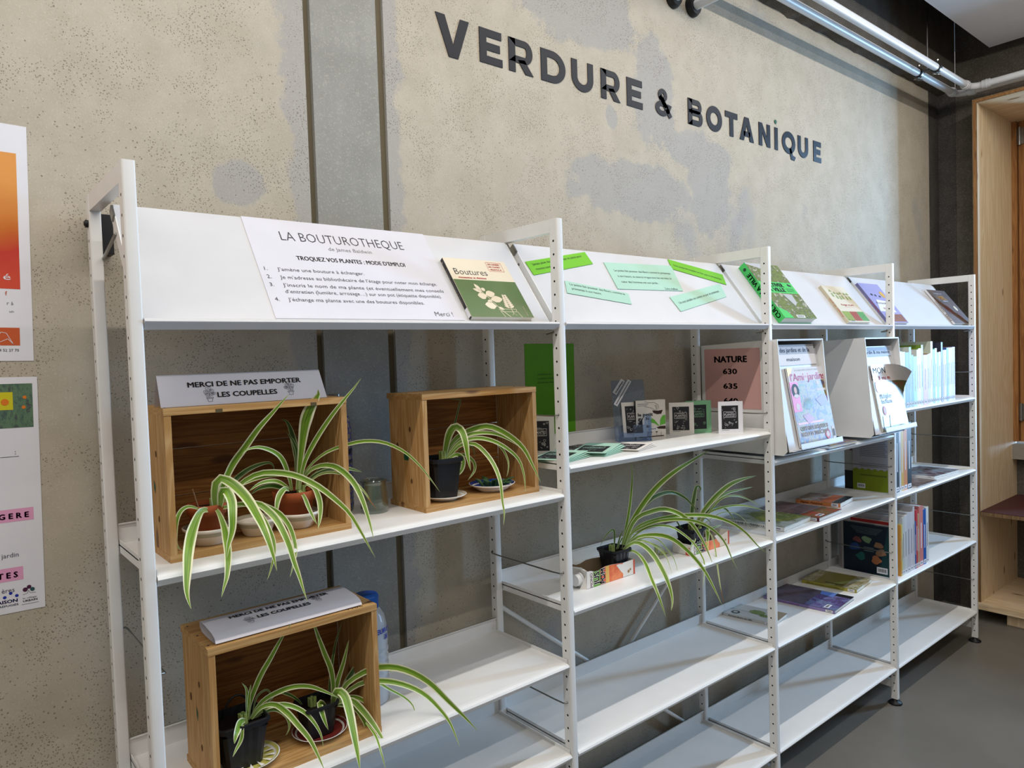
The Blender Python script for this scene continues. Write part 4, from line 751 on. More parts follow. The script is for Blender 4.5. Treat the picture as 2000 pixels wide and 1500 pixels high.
# ------------------------------------------------------------------ sloping display: first bay
F = board(0)
def d(mb, G):
    mb.mat(M('thin_ink', (46, 46, 54), .6)); mb.text(G, 'LA BOUTUROTHEQUE', .0665, .2035, .0265, .284, -.012)
    mb.mat(GREYINK); mb.text(G, 'de James Baldwin', .162, .1835, .0105, .100, -.004)
    mb.mat(INK); mb.text(G, 'TROQUEZ VOS PLANTES : MODE D’EMPLOI', .084, .151, .0118, .249, .014)
    mb.mat(M('text_ink', (58, 58, 66), .6))
    for n_, s_, v, u1 in (('1.', 'J’amène une bouture à échanger.', .119, .4686), ('2.', 'Je m’adresse au bibliothécaire de l’étage pour noter mon échange.', .0985, .641), ('3.', 'J’inscris le nom de ma plante (et éventuellement mes conseils', .0785, .6504), ('', 'd’entretien (lumière, arrosage…) sur son pot (étiquette disponible).', .062, .6374), ('4.', 'J’échange ma plante avec une des boutures disponibles.', .042, .5842)):
        mb.text(G, s_, .036, v, .0092, u1-.2835, -.002)
        if n_: mb.text(G, n_, .0105, v, .0096)
    mb.mat(INK); mb.text(G, 'Merci !', .352, .010, .013, .046, -.008)
sheet('instruction_sheet', 'large white sheet titled LA BOUTUROTHEQUE lying on the first sloping display', 'sheet', F.sub(.2475, .0005), .4235, .262, BPAPER, d)
CREAM = M('cream_cover', (222, 210, 186), .35); OLG = M('olive_green_cover', (88, 112, 62), .3, coat=.3); BLKC = M('black_cover', (26, 26, 28), .35)
def d(mb, G):
    mb.mat(OLG); mb.rect(G, 0, 0, .182, .111)
    mb.mat(INK); mb.text(G, 'Boutures', .014, .127, .020, .094, -.012, .0006)
    mb.mat(RED); mb.text(G, 'moussettes et divisions', .018, .1155, .0055, .08, .02, .0006)
    mb.line(G, [(.120, .143), (.166, .143), (.166, .171), (.120, .171), (.120, .143)], .0007, .0006)
    for k, s_ in enumerate(('LES CAHIERS', 'DE L’EXPERT', '•RUSTICA')): mb.text(G, s_, .124, .163-.0085*k, .0048, .036, .02, .0006)
    mb.mat(CREAM); cr = CREAM
    def lf(u, v, L, wd, a):
        ca, sa = math.cos(math.radians(a)), math.sin(math.radians(a)); P = [(0, 0), (.3, .42), (.6, .45), (.85, .25), (1, 0), (.85, -.25), (.6, -.45), (.3, -.42)]
        mb.poly(G, [(u+L*p*ca-wd*q*sa, v+L*p*sa+wd*q*ca) for p, q in P], .0006)
    mb.line(G, [(.064, .076), (.078, .052), (.094, .022), (.112, 0)], .0016, .0006)
    for a in ((.064, .076, .026, .012, 118), (.066, .074, .026, .011, 158), (.066, .079, .012, .012, 35), (.070, .066, .030, .022, 12), (.072, .062, .026, .022, 178), (.078, .052, .036, .022, 5), (.080, .048, .014, .010, 190), (.086, .032, .032, .024, 172), (.090, .030, .016, .008, -30)): lf(*a)
    mb.line(G, [(.124, .060), (.126, .012)], .0014, .0006)
    for k in range(7):
        for sg in (0, 180): lf(.124, .028+.006*k, .016-.0014*k, .007, 25 if not sg else 155)
    mb.line(G, [(.088, .024), (.140, .024), (.136, .016), (.094, .016), (.088, .024)], .001, .0006); mb.line(G, [(.090, .018), (.096, 0)], .0012, .0006); mb.line(G, [(.139, .018), (.146, 0)], .0012, .0006)
    mb.line(G, [(.126, .012), (.120, .006)], .0006, .0006); mb.line(G, [(.126, .012), (.133, .005)], .0006, .0006)
    H = G.sub(.163, .03, -90); mb.text(H, 'DAVID LEFEBVRE', -.004, 0, .004, .03, .01, .0006)
def sd(mb, G): mb.mat(GREYINK); H = G.sub(.0028, .145, -90); mb.text(H, 'Boutures, moussettes et divisions', 0, 0, .0055, .105); mb.mat(PAPER); mb.rect(G, .001, .004, .011, .028); mb.text(G.sub(.003, .165), 'r', 0, 0, .006)
book('book', 'green and cream book titled Boutures on the first sloping display', 'book', F.sub(.6835, .0005, 0, .0005), .182, .178, .012, CREAM, d, BLKC, sd)
# second bay: paper slips
def lines(pts, txts, h, mar, sp, m=INK, top=None):
    (x0, y0), (x1, y1) = pts[3], pts[2]; ang = math.degrees(math.atan2(y1-y0, x1-x0))
    def f(mb, G):
        mb.mat(m)
        H = G.sub(pts[0][0], pts[0][1], ang)
        for k, s_ in enumerate(txts): wd = s_[1] if isinstance(s_, tuple) else None; mb.text(H, s_[0] if wd else s_, mar+(s_[2] if isinstance(s_, tuple) and len(s_) > 2 else 0), -(top or h*1.9)-k*sp, h, wd, -.004)
    return f
SA = [(.9526, .1965), (1.2055, .2543), (1.2095, .2095), (.9569, .151)]
quad_sheet('paper_slip', 'lime green slip with two text lines, left on the second sloping display', F, SA, LIME, lines(SA, [('Jamais pluie dans le printemps ne passa pour', .215), ('mauvais temps', .068)], .0082, .016, .0165, top=.016), 'slips of paper with proverbs')
SB = [(1.0568, .1375), (1.2816, .1024), (1.2679, .0625), (1.0396, .0942)]
quad_sheet('paper_slip', 'pale mint slip with two text lines beside the second post', F, SB, MINT, lines(SB, [('Le poète fait pousser des fleurs, comme le', .198), ('printemps à son heure.', .104)], .0082, .012, .0155, top=.0135), 'slips of paper with proverbs')
SC = [(1.2599, .2194), (1.5748, .2294), (1.5477, .1238), (1.25, .1181)]
quad_sheet('paper_slip', 'largest pale mint slip, with four text lines, centre of the display', F, SC, MINT, lines(SC, [('Le poète fait pousser des fleurs comme le printemps', .258), ('à son heure, sa source irrigue tous les terrains, le', .246), ('cœur des hommes est son jardin.', .165), ('Zohra Aaffane', .062, .18)], .0085, .022, .0215, top=.034), 'slips of paper with proverbs')
SD = [(1.5798, .2583), (1.8325, .2094), (1.813, .1626), (1.5692, .216)]
quad_sheet('paper_slip', 'lime green slip with a single text line by the third post', F, SD, LIME, lines(SD, [('Une seule hirondelle ne fait pas le printemps.', .222)], .0088, .014, .0, top=.026), 'slips of paper with proverbs')
SE = [(1.4609, .0958), (1.7777, .1652), (1.7638, .1092), (1.4696, .0407)]
quad_sheet('paper_slip', 'pale mint slip with a single text line, lowest right on the display', F, SE, MINT, lines(SE, [('Un mot aimable est comme un jour de printemps.', .262)], .0088, .02, .0, top=.032), 'slips of paper with proverbs')
# third bay
GRN = M('bright_green_cover', (72, 196, 96), .4); GPH = photo('garden_photo', [(34, 46, 24), (78, 96, 30), (120, 134, 60), (60, 74, 34), (196, 190, 172), (90, 110, 50)], 38, stretch=(1, 1, 1.3))
def d(mb, G):
    mb.mat(GPH); mb.rect(G, 0, .165, .215, .25); mb.rect(G, 0, 0, .215, .113); mb.mat(PALEINK); mb.poly(G, [(.0, .243), (.09, .225), (.11, .25), (0, .25)], .0006); mb.poly(G, [(.10, .11), (.16, .108), (.155, .07), (.13, .055)], .0006)
    mb.mat(GRN); mb.poly(G, [(0, 0), (.06, 0), (.045, .03), (0, .05)], .0006); mb.mat(INK); mb.text(G, 'CULTIVER', .018, .142, .018, .13, .03, .0007); mb.text(G, 'LA VILLE', .018, .120, .018, .12, .03, .0007); mb.disc(G, .185, .153, .006, .0007); mb.disc(G, .195, .150, .005, .0007)
    for k in range(3): mb.rect(G, .15, .122+.006*k, .2, .1232+.006*k, .0007)
    barcode(mb, G, .085, .002, .055, .012)
def sd(mb, G): mb.mat(M('deep_green_ink', (14, 60, 34), .5)); H = G.sub(.006, .205, -90); mb.text(H, 'CULTIVER LA VILLE', -.0, .0, .016, .185, .03, .0006); mb.disc(G, .014, .225, .006, .0006)
def sd(mb, G): mb.mat(M('deep_green_ink', (14, 60, 34), .5)); H = G.sub(.022, .012, 90); mb.text(H, 'CULTIVER LA VILLE', .0, .0, .016, .195, .03, .0006); mb.disc(G, .014, .228, .006, .0006)
book('book', 'thick bright green book with garden photos on the third sloping display', 'book', F.sub(1.968, .0005, 0, .0005), .215, .25, .028, GRN, d, GRN, sd)
def d(mb, G):
    mb.mat(M('leaf_print', (132, 158, 90), .5))
    for u, v in ((.03, .135), (.055, .125), (.078, .122), (.1, .125), (.13, .122), (.155, .122)):
        mb.poly(G, [(u, v-.008), (u+.014, v-.008), (u+.012, v+.01), (u+.002, v+.01)], .0006); 
        for k in range(3): mb.disc(G, u+.003+.005*k, v+.02+.005*(k % 2), .004, .0006, 7)
    mb.mat(RED); mb.text(G, 'Potager en pots', .045, .082, .009, .1, .01, .0006); mb.rect(G, .06, .075, .14, .0757, .0006)
    for k, c_ in enumerate([[(40, 80, 30), (150, 170, 70), (60, 100, 40)], [(40, 90, 40), (170, 50, 40), (80, 120, 60)], [(50, 110, 50), (90, 160, 80), (40, 90, 40)]]):
        mb.mat(photo('veg_photo_%d' % k, c_, 70)); mb.rect(G, .004+.06*k, .006, .060+.06*k, .052, .0006)
    barcode(mb, G, .02, .001, .04, .008)
book('book', 'small cream book with drawn potted plants, right on the third display', 'book', F.sub(2.452, .0005, 0, .0005), .183, .183, .012, M('cream2', (214, 208, 190), .4), d, M('cream_spine', (206, 196, 168), .4), lambda mb, G: (mb.mat(RED), mb.text(G.sub(.009, .03, 90), 'Potager en pots', 0, 0, .006, .09)))
# fourth bay
LIL = M('lilac_cover', (160, 158, 206), .4)
def d(mb, G):
    mb.mat(PAPER); mb.poly(G, [(.0, .06), (.15, .055), (.15, .115), (.05, .125)], .0006); mb.mat(INK); mb.disc(G, .045, .152, .01, .0007, 9, .006); mb.disc(G, .075, .148, .008, .0007, 9, .006); mb.disc(G, .11, .143, .009, .0007, 9, .005); mb.text(G, 'Permaculture', .03, .1, .012, .12, .01, .0008); mb.mat(M('orange_ink2', (214, 120, 60), .5)); mb.text(G, 'au balcon', .05, .072, .014, .09, .02, .0008)
    mb.mat(M('gold_sticker', (212, 172, 84), .4)); mb.disc(G, .15, .155, .018, .0007, 20); mb.mat(photo('brown_print', [(90, 50, 40), (150, 90, 60), (60, 44, 40)], 60)); mb.rect(G, .02, .005, .18, .045, .0006)
book('book', 'lilac covered book with gold round sticker, left on the fourth display', 'book', F.sub(2.803, .0005, 0, .0005), .188, .216, .012, LIL, d, M('lilac_spine', (120, 118, 160), .4), lambda mb, G: (mb.mat(RED), mb.text(G.sub(.009, .06, 90), 'Permaculture', 0, 0, .006, .07)))
def d(mb, G):
    mb.mat(PAPER); mb.text(G, 'Fabriquer son', .045, .185, .008, .1, .01, .0008); mb.mat(M('amber_ink', (214, 158, 60), .5)); mb.text(G, 'MIEL', .06, .150, .024, .09, .03, .0008); mb.mat(PAPER); mb.text(G, 'maison', .09, .138, .008, .06, 0, .0008); mb.mat(CREAM); mb.disc(G, .17, .095, .016, .0008, 18); mb.mat(M('wine', (90, 50, 50), .4)); mb.disc(G, .15, .05, .022, .0007, 18)
    mb.rect(G, .04, .06, .1, .11, .0007)
book('book', 'dark brown photo book with amber title, right on the fourth display', 'book', F.sub(3.522, .0005, 0, .0005), .226, .212, .012, photo('brown_cover', [(50, 38, 34), (92, 70, 60), (70, 54, 48), (120, 96, 84)], 22), d, PAPER, lambda mb, G: (mb.mat(M('amber_ink', (214, 158, 60), .5)), mb.text(G.sub(.010, .02, 90), 'MIEL maison', 0, 0, .008, .12, .02)))
# ------------------------------------------------------------------ first bay, upper shelf
zA = zi(19)
crate('wooden crate holding two terracotta pots, left on the upper shelf under the tent sign', .056, .392, .058, .225, zA, 1.411, [1.235, 1.325], [(-.004, .012), (.006, .004), (.004, -.012), (-.004, -.004)], True)
crate('wooden crate with one black pot, right on the upper shelf beside the glass jar', .571, .898, .063, .213, zA, 1.405, [1.222, 1.312], [(-.010, .010), (.012, .010), (.010, -.010), (-.008, -.010)])
zc = zA+.0128
dp = lambda r: [(r*.60, 0), (r*.66, .002), (r*.90, .024), (r*1.0, .026), (r*1.02, .030), (r*.97, .031)]
for cx_, cy_, r_, lab in ((.135, .108, .044, 'white oval dish under the left terracotta pot'), (.222, .108, .038, 'empty white oval dish between the two terracotta pots'), (.303, .108, .042, 'white oval dish under the right terracotta pot')):
    saucer(lab, (cx_, cy_, zc), r_, CERAM, M('dish_inside', (170, 160, 138), .5), .03, 1, 1.1, name='dish', prof=dp(r_))
round_pot('terracotta pot left in the upper left crate', (.134, .112, zc+.005), .033, .066)
round_pot('terracotta pot right in the upper left crate', (.300, .115, zc+.005), .040, .066)
spider_plant('A', 'spider plant with long drooping leaves in the left terracotta pot', (.147, .108, 1.222))
spider_plant('B', 'spider plant with two tall upright leaves in the right terracotta pot', (.312, .108, 1.222))
mb = MB().mat(M('dry_twig', (120, 90, 60), .8)); mb.tube([(.118, .10, 1.222), (.112, .10, 1.245), (.108, .10, 1.262)], .0012, 6); mb.lathe((.108, .10, 1.261), [(.0001, -.002), (.002, 0), (.0001, .002)], 8)
one('dry_twig', mb, 'thin dry stalk stuck in the soil of the left terracotta pot', 'twig', (.118, .10, 1.222))
saucer('white saucer with soil crumbs under the black pot of the upper right crate', (.650, .110, zc), .052, CERAMW, M('dirty_glaze', (196, 184, 160), .4))
square_pot('tall black square pot in the upper right crate', (.650, .122, zc+.006), .040, .090, ribs=False)
spider_plant('C', 'spider plant arching to the right out of the upper right crate', (.663, .13, 1.25))
def clump(t):
    random.seed(3); 
    for k in range(16):
        a = random.uniform(0, 6.28); r = random.uniform(.004, .030); p = Vector((.792+r*math.cos(a), .112+r*math.sin(a)*.7, zc+.010)); L = random.uniform(.012, .030); up = random.uniform(.4, 1.3)
        P = [p, p+Vector((math.cos(a)*L*.5, math.sin(a)*L*.5, L*up*.6)), p+Vector((math.cos(a)*L, math.sin(a)*L, L*up*.8))]
        mb = MB().mat(M('succulent_green', (52, 84, 44), .45)); mb.tube(P, [.0035, .0045, .001], 6); part('cutting', mb, t)
BLG = M('blue_glaze', (26, 66, 150), .15, coat=.5)
saucer('white dish with blue inside holding small green cuttings', (.792, .114, zc), .056, CERAMW, BLG, .018, extra=clump, name='dish')
# folded sign on the crate
FT = Fr((.058, .079, 1.4115), (1, 0, 0), (0, .022, .055)); SG = M('sign_paper', (208, 202, 204), .8, spec=.2)
t = thing('table_sign', 'folded white card reading MERCI DE NE PAS EMPORTER standing on the upper left crate', 'sign', (.205, .09, 1.4115))
mb = MB().mat(SG); mb.add([FT(0, 0), FT(.303, 0), FT(.298, .0592), FT(0, .0592), (.058, .125, 1.4115), (.361, .125, 1.4115)], [(0, 1, 2, 3), (3, 2, 5, 4)])
FT2 = FT.sub(0, 0, 0, -.0008); mb.add([FT2(0, 0), FT2(.303, 0), FT2(.298, .0588), FT2(0, .0588)], [(0, 1, 2, 3)]); part('folded_card', mb, t)
mb = MB().mat(INK); mb.text(FT, 'MERCI DE NE PAS EMPORTER', .048, .0345, .0098, .208, .028, .0006); mb.text(FT, 'LES COUPELLES', .096, .0135, .0098, .110, .028, .0006)
plant_doodle(mb, FT.sub(.082, .006, 0, .0002), .030); plant_doodle(mb, FT.sub(.232, .010, 0, .0002), .030, -1); part('lettering', mb, t)
# bottle behind, jar
t = thing('glass_bottle', 'tall bottle printed with a blue honeycomb mesh behind the glass jar', 'bottle', (.452, .235, zA))
prof = [(.030, 0), (.033, .006), (.033, .185), (.030, .205), (.020, .222), (.013, .232), (.013, .262)]
mb = MB().mat(M('bottle_body', (120, 116, 118), .15, coat=.6)); mb.lathe((.452, .235, zA), prof, 28); part('body', mb, t)
mb = MB().mat(BLUE)
def rad(z):
    for (r0, a), (r1, b_) in zip(prof[:-1], prof[1:]):
        if a <= z <= b_: return r0+(r1-r0)*(z-a)/(b_-a)
    return .013
def cyl(c, th, z, r): return (c[0]+r*math.cos(th), c[1]+r*math.sin(th), c[2]+z)
nc = 15; hh = 2*PI*.033/nc/1.5
for row in range(17):
    for c_ in range(nc):
        th = (c_+(row % 2)*.5)*2*PI/nc; z = .012+row*hh*1.3; s_ = 2*PI/nc
        for (a0, z0_), (a1, z1_) in (((0, hh*.9), (.5, hh*.45)), ((.5, hh*.45), (.5, -hh*.4)), ((0, hh*.9), (-.5, hh*.45))):
            p, q = (th+a0*s_, z+z0_), (th+a1*s_, z+z1_); t_ = .0011
            R0, R1 = rad(p[1])+.0006, rad(q[1])+.0006
            if abs(a0-a1) < .01: mb.add([cyl((.452, .235, zA), p[0]-.03, p[1], R0), cyl((.452, .235, zA), p[0]+.03, p[1], R0), cyl((.452, .235, zA), q[0]+.03, q[1], R1), cyl((.452, .235, zA), q[0]-.03, q[1], R1)], [(0, 1, 2, 3)])
            else: mb.add([cyl((.452, .235, zA), p[0], p[1]-t_, R0), cyl((.452, .235, zA), p[0], p[1]+t_, R0), cyl((.452, .235, zA), q[0], q[1]+t_, R1), cyl((.452, .235, zA), q[0], q[1]-t_, R1)], [(0, 1, 2, 3)])
part('mesh_print', mb, t, 'blue honeycomb print')['kind'] = 'stuff'
class CylF:
    def __init__(s, c, r, th0): s.c = c; s.r = r; s.t = th0
    def __call__(s, u, v, n=0): return Vector(cyl(s.c, s.t+u/s.r, v, s.r+n))
mb = MB().mat(M('bottle_print_dark', (24, 28, 60), .4)); G = CylF((.452, .235, zA), .0335, -1.0); mb.text(G, 'FARM', -.020, .128, .013, .034, .02, .0012); mb.text(G, 'ABUCK', -.020, .108, .009, .032, .02, .0012); part('lettering', mb, t)
jc = (.503, .166, zA)
t = thing('glass_jar', 'small clear empty glass jar between the two upper crates', 'jar', jc)
mb = MB().mat(GLASS); mb.lathe(jc, [(.024, 0), (.029, .002), (.0305, .010), (.029, .040), (.0265, .058), (.0262, .064), (.0285, .066), (.0285, .071), (.0262, .072), (.0245, .066), (.0245, .058), (.0268, .040), (.0285, .012), (.024, .006), (.001, .005)], 36, closed=False); mb.poly(Fr(jc, (1, 0, 0), (0, 1, 0)), [(.024*math.cos(k*.314), .024*math.sin(k*.314)) for k in range(20)], 0); part('body', mb, t)
# ------------------------------------------------------------------ first bay, middle shelf
zB = zi(32)
crate('wooden crate with printed top board on the lower shelf, holding two black pots', .101, .427, .033, .198, zB, .994, [.80, .935], [(-.003, .012), (.006, .004), (.002, -.014), (-.003, -.004)])
zd = zB+.0128
mb = MB().mat(M('yellow_glaze', (206, 200, 110), .3))
def stripes(t):
    mb = MB().mat(CERAMW); G = Fr((.180, .088, zd+.0052), (1, 0, 0), (0, 1, 0))
    for k in range(14): a = k*PI/7; mb.poly(G, [(.026*math.cos(a), .026*math.sin(a)), (.046*math.cos(a-.09), .046*math.sin(a-.09)), (.046*math.cos(a+.09), .046*math.sin(a+.09))], .0035)
    part('painted_stripe', mb, t, kind='stuff')
saucer('yellow and white striped saucer under the left black pot', (.180, .088, zd), .055, CERAMW, M('yellow_glaze', (206, 200, 110), .3), extra=stripes)
saucer('white rimmed saucer with dark red inside under the right black pot', (.322, .092, zd), .054, CERAMW, M('red_glaze', (116, 44, 40), .3))
square_pot('larger black ribbed square pot left in the lower crate', (.166, .094, zd+.006), .044, .084)
square_pot('smaller black square pot right in the lower crate', (.318, .094, zd+.006), .034, .062)
mb = MB().mat(BLACKP); mb.tube([(.176+.026*math.cos(a*.2618), .13, .815+.042*math.sin(a*.2618)) for a in range(13)], .0022, 8)
one('hanger_loop', mb, 'black plastic hanger loop standing up at the back of the left black pot', 'loop', (.176, .13, .815))
spider_plant('D', 'spider plant in the left black pot of the lower crate', (.172, .086, .822))
spider_plant('E', 'spider plant in the right black pot of the lower crate, leaves reaching far right', (.312, .10, .800))
# flattened sign on the lower crate
t = thing('table_sign', 'collapsed white card reading MERCI DE NE PAS EMPORTER lying flat on the lower crate', 'sign', (.258, .085, .994))
top = [(.043, .9965), (.050, 1.005), (.065, 1.0095), (.085, 1.0115), (.108, 1.0135), (.125, 1.0135), (.136, 1.012)]; bot = [(.136, 1.012), (.134, 1.003), (.122, .9965), (.10, .9950), (.07, .9948), (.043, .9965)]
mb = MB().mat(SG)
for pl in (top, bot):
    vs = [(x, y, z) for x in (.118, .400) for y, z in pl]; k = len(pl); mb.add(vs, [(i, i+1, k+i+1, k+i) for i in range(k-1)], True)
part('folded_card', mb, t)
class TopF:
    def __call__(s, u, v, n=0):
        y = .062+v; z = top[-1][1]
        for (a, za), (b_, zb) in zip(top[:-1], top[1:]):
            if a <= y <= b_: z = za+(zb-za)*(y-a)/(b_-a)
        return Vector((.118+u, y, z+n))
mb = MB().mat(INK); G = TopF(); mb.text(G, 'MERCI DE NE PAS EMPORTER', .045, .042, .012, .195, .028, .0009); mb.text(G, 'LES COUPELLES', .088, .016, .012, .104, .028, .0009)
class Off:
    def __init__(s, F, u, v): s.F = F; s.u = u; s.v = v
    def __call__(s, u, v, n=0): return s.F(s.u+u, s.v+v, n)
plant_doodle(mb, Off(G, .072, .004), .030); plant_doodle(mb, Off(G, .212, .022), .030, -1); part('lettering', mb, t)
mb = MB().mat(M('wood_print', (84, 60, 36), .8)); H = Fr((.113, .150, .994), (1, 0, 0), (0, 1, 0)); mb.text(H, 'CHATEAU', .02, 0, .010, .07); H2 = Fr((.40, .050, .994), (-1, 0, 0), (0, -1, 0)); mb.text(H2, '2016', 0, 0, .012, .035); mb.text(H2, 'mis en bouteille', .15, -.002, .006, .06)
one('printed_mark', mb, 'dark branded lettering on the top board of the lower crate', 'marking', (.258, .1, .994))
# water jug
wc = (.476, .172, zB)
t = thing('water_jug', 'ribbed translucent water bottle with blue cap behind the lower crate', 'bottle', wc)
prof = [(.038, 0), (.044, .006), (.0445, .05)]
for k in range(5): z = .058+k*.017; prof += [(.0425, z), (.0445, z+.004), (.0445, z+.011)]
prof += [(.0440, .150), (.0425, .172), (.037, .192), (.029, .204), (.024, .210), (.024, .216)]
mb = MB().mat(M('cloudy_plastic', (204, 214, 228), .18, trans=.35, ior=1.2, coat=.5)); mb.lathe(wc, prof, 32); part('body', mb, t)
mb = MB().mat(M('blue_cap', (14, 84, 176), .4)); mb.lathe(wc, [(.027, .208), (.0275, .232), (.025, .237), (.001, .238)], 32); part('cap', mb, t, 'blue screw cap')
mb = MB().mat(BLUE); G = CylF(wc, .0448, -1.0); mb.text(G, 'EURO', -.028, .158, .011, .040, .03, .0012); mb.text(G, 'DE', -.006, .143, .011, .012, .03, .0012); part('lettering', mb, t)
# ------------------------------------------------------------------ second bay, upper shelf
zC = zi(17); rnd = random.Random(11)
def zine(label, o, ang, w_, h, paper, name='zine'):
    F = Fr((o[0], o[1], zC), (math.cos(ang), math.sin(ang), 0), (0, 0, 1)); t = thing(name, label, 'booklet', F(w_/2, 0, 0), None)
    mb = MB().mat(paper); mb.fbox(F, 0, w_, 0, h, 0, .0009); zine_print(mb, F.sub(0, 0, 0, .001), w_*.13, h*.13, w_*.68, h*.74, rnd, paper); part('front_leaf', mb, t)
    F3 = Fr(F(w_, 0, 0), (-math.cos(ang-.45), -math.sin(ang-.45), 0), (0, 0, 1)); F3 = Fr(F(0, 0, 0), (math.cos(ang+.4), math.sin(ang+.4), 0), (0, 0, 1))
    mb = MB().mat(paper); mb.fbox(F3, 0, w_*.96, 0, h*.99, -.0009, 0); part('back_leaf', mb, t)
zine('white folded booklet with black print and dotted border, standing right of the small guide book', (1.600, .212), -.80, .078, .103, PAPERW)
zine('green folded booklet with black print standing behind the white ones', (1.650, .184), -.60, .084, .106, MINTD)
zine('white folded booklet standing alone at the right end of the shelf', (1.712, .104), -.76, .077, .102, PAPER)
zine('white folded booklet standing behind the second post', (.986, .205), -.75, .074, .108, PAPERW)
F = Fr((1.431, .214, zC), (math.cos(-.32), math.sin(-.32), 0), (0, 0, 1))
def d(mb, G):
    mb.mat(INK); mb.text(G, 'le petit', .006, .072, .010, .054, .03, .0005); mb.text(G, 'guide', .006, .060, .010, .042, .03, .0005); mb.text(G, 'des', .006, .048, .010, .026, .03, .0005); mb.text(G, 'semis', .006, .036, .010, .042, .03, .0005)
    mb.mat(GREYINK); mb.rect(G, .006, .108, .044, .110); mb.rect(G, .006, .103, .040, .1045); mb.mat(M('soil_print', (44, 22, 16), .7)); mb.poly(G, [(.058, .088), (.062, .080), (.075, .075), (.090, .076), (.096, .088), (.08, .086)], .0005); mb.rect(G, .01, .006, .098, .009); mb.poly(G, [(.07, .034), (.085, .038), (.1045, .038), (.1045, .028), (.08, .03)], .0005)
    mb.mat(INK); mb.line(G, [(.030, .116), (.05, .112), (.066, .112), (.08, .104), (.082, .092)], .0007, .0006); mb.line(G, [(.03, .101), (.05, .097), (.062, .092), (.068, .088)], .0007, .0006)
    for u in (.072, .074, .078): mb.line(G, [(u-.004, .104), (u, .096), (u-.001, .088)], .0006, .0006)
    mb.mat(M('leaf_green_print', (92, 164, 52), .5)); mb.poly(G, [(.048, .060), (.056, .064), (.066, .058), (.074, .048), (.082, .040), (.078, .039), (.066, .047), (.054, .050)], .0006); mb.poly(G, [(.084, .040), (.086, .058), (.094, .070), (.1045, .072), (.1045, .044), (.092, .042)], .0006)
    mb.mat(M('soil_print', (44, 22, 16), .7)); [mb.line(G, [(u, .009), (u, .020)], .0008, .0005) for u in (.034, .052, .072, .088)]
    for u in (.034, .052, .072): mb.poly(G, [(u-.005, .021), (u, .0185), (u+.005, .021), (u, .023)], .0005)
    barcode(mb, G, .04, .026, .034, .009)
t = book('book', 'small square beige seed-sowing guide book standing in the second bay', 'book', Fr(F(0, 0, 0), F.ex, F.ey), .1055, .120, .012, M('beige_cover', (206, 200, 190), .5), d, BLKC)
# leaflet holder
H = Fr((1.376, .240, zC), (.846, -.533, 0), (0, 0, 1)); HB = Fr((1.376, .240, zC+.002), (.846, -.533, 0), (.533*.20, .846*.20, 1))
t = thing('leaflet_holder', 'clear acrylic leaflet holder holding one booklet, with two paper strips', 'holder', H(.05, 0, 0))
mb = MB().mat(ACRYL); mb.fbox(HB, -.002, .102, 0, .185, -.002, .0); part('back_plate', mb, t)
mb = MB().mat(ACRYL); mb.fbox(H, -.002, .102, 0, .002, .0, .036); FP = Fr(H(0, 0, .034), H.ex, (.533*.1, .846*.1, 1)); mb.fbox(FP, 0, .045, 0, .028, 0, .002); mb.fbox(FP, .045, .100, 0, .050, 0, .002); mb.fbox(FP, .082, .100, .05, .082, 0, .002); part('front_pocket', mb, t)
mb = MB().mat(ACRYL); mb.fbox(H, -.002, 0, 0, .06, .002, .034); part('side_wall', mb, t)
mb = MB().mat(ACRYL); mb.fbox(H, .100, .102, 0, .075, .002, .034); part('side_wall', mb, t)
mb = MB().mat(PAPER); G = HB.sub(.012, .140, 54, .0004); mb.rect(G, 0, 0, .052, .014, 0); mb.mat(INK); mb.text(G, 'Grainothèque', .003, .003, .007, .045, .02, .0004); part('paper_strip', mb, t)
mb = MB().mat(PAPER); G = HB.sub(.012, .104, 56, .0004); mb.rect(G, 0, 0, .092, .013, 0); mb.mat(GREYINK); mb.rect(G, .004, .0045, .088, .0075, .0004); part('paper_strip', mb, t)
F = HB.sub(.022, .006, 0, .010); tt = thing('zine', 'white booklet with black block print standing inside the acrylic holder', 'booklet', F(.036, 0, 0))
mb = MB().mat(PAPERW); mb.fbox(F, 0, .073, 0, .108, 0, .001); zine_print(mb, F.sub(0, 0, 0, .0011), .010, .012, .052, .084, rnd, PAPERW, 1.4); part('front_leaf', mb, tt)
# flat zines
def flat(label, o, ang, w_, h, paper, z=zC, fan=0, pr=1):
    F = Fr((o[0], o[1], z), (math.cos(ang), math.sin(ang), 0), (-math.sin(ang), math.cos(ang), 0)); t = thing('zine', label, 'booklet', F(w_/2, h/2, 0))
    for k in range(fan): 
        Fk = F.sub(.0, 0, -2.5*(fan-k), .0006+.0016*k); Fk = Fr(Fk.o, Fk.ex+Vector((0, 0, .012*(k+1))), Fk.ey); mb = MB().mat(paper); mb.fbox(Fk, .004*k, w_, 0, h, 0, .0006); part('leaf', mb, t)
    F2 = F.sub(0, 0, 0, .0008+.0018*fan); F2 = Fr(F2.o, F2.ex+Vector((0, 0, .03*min(fan, 2)*.5)), F2.ey)
    mb = MB().mat(paper); mb.fbox(F2, 0, w_, 0, h, 0, .0007)
    zine_print(mb, F2.sub(0, h, -90, .0008), h*.08, w_*.10, h*.80, w_*.66, rnd, paper, pr); part('cover', mb, t)
flat('open dark printed leaflet lying at the back left of the shelf', (1.13, .165), .05, .155, .10, PAPERW)
flat('fanned green booklet lying half behind the second post', (.955, .030), .42, .150, .095, MINT, zC, 4)
flat('fanned green booklet lying in front of the acrylic holder', (1.100, .030), .50, .155, .095, MINT, zC, 5)
flat('white folded booklet lying flat, nearest the right of the heap', (1.222, .022), .40, .140, .092, PAPERW, zC, 2)
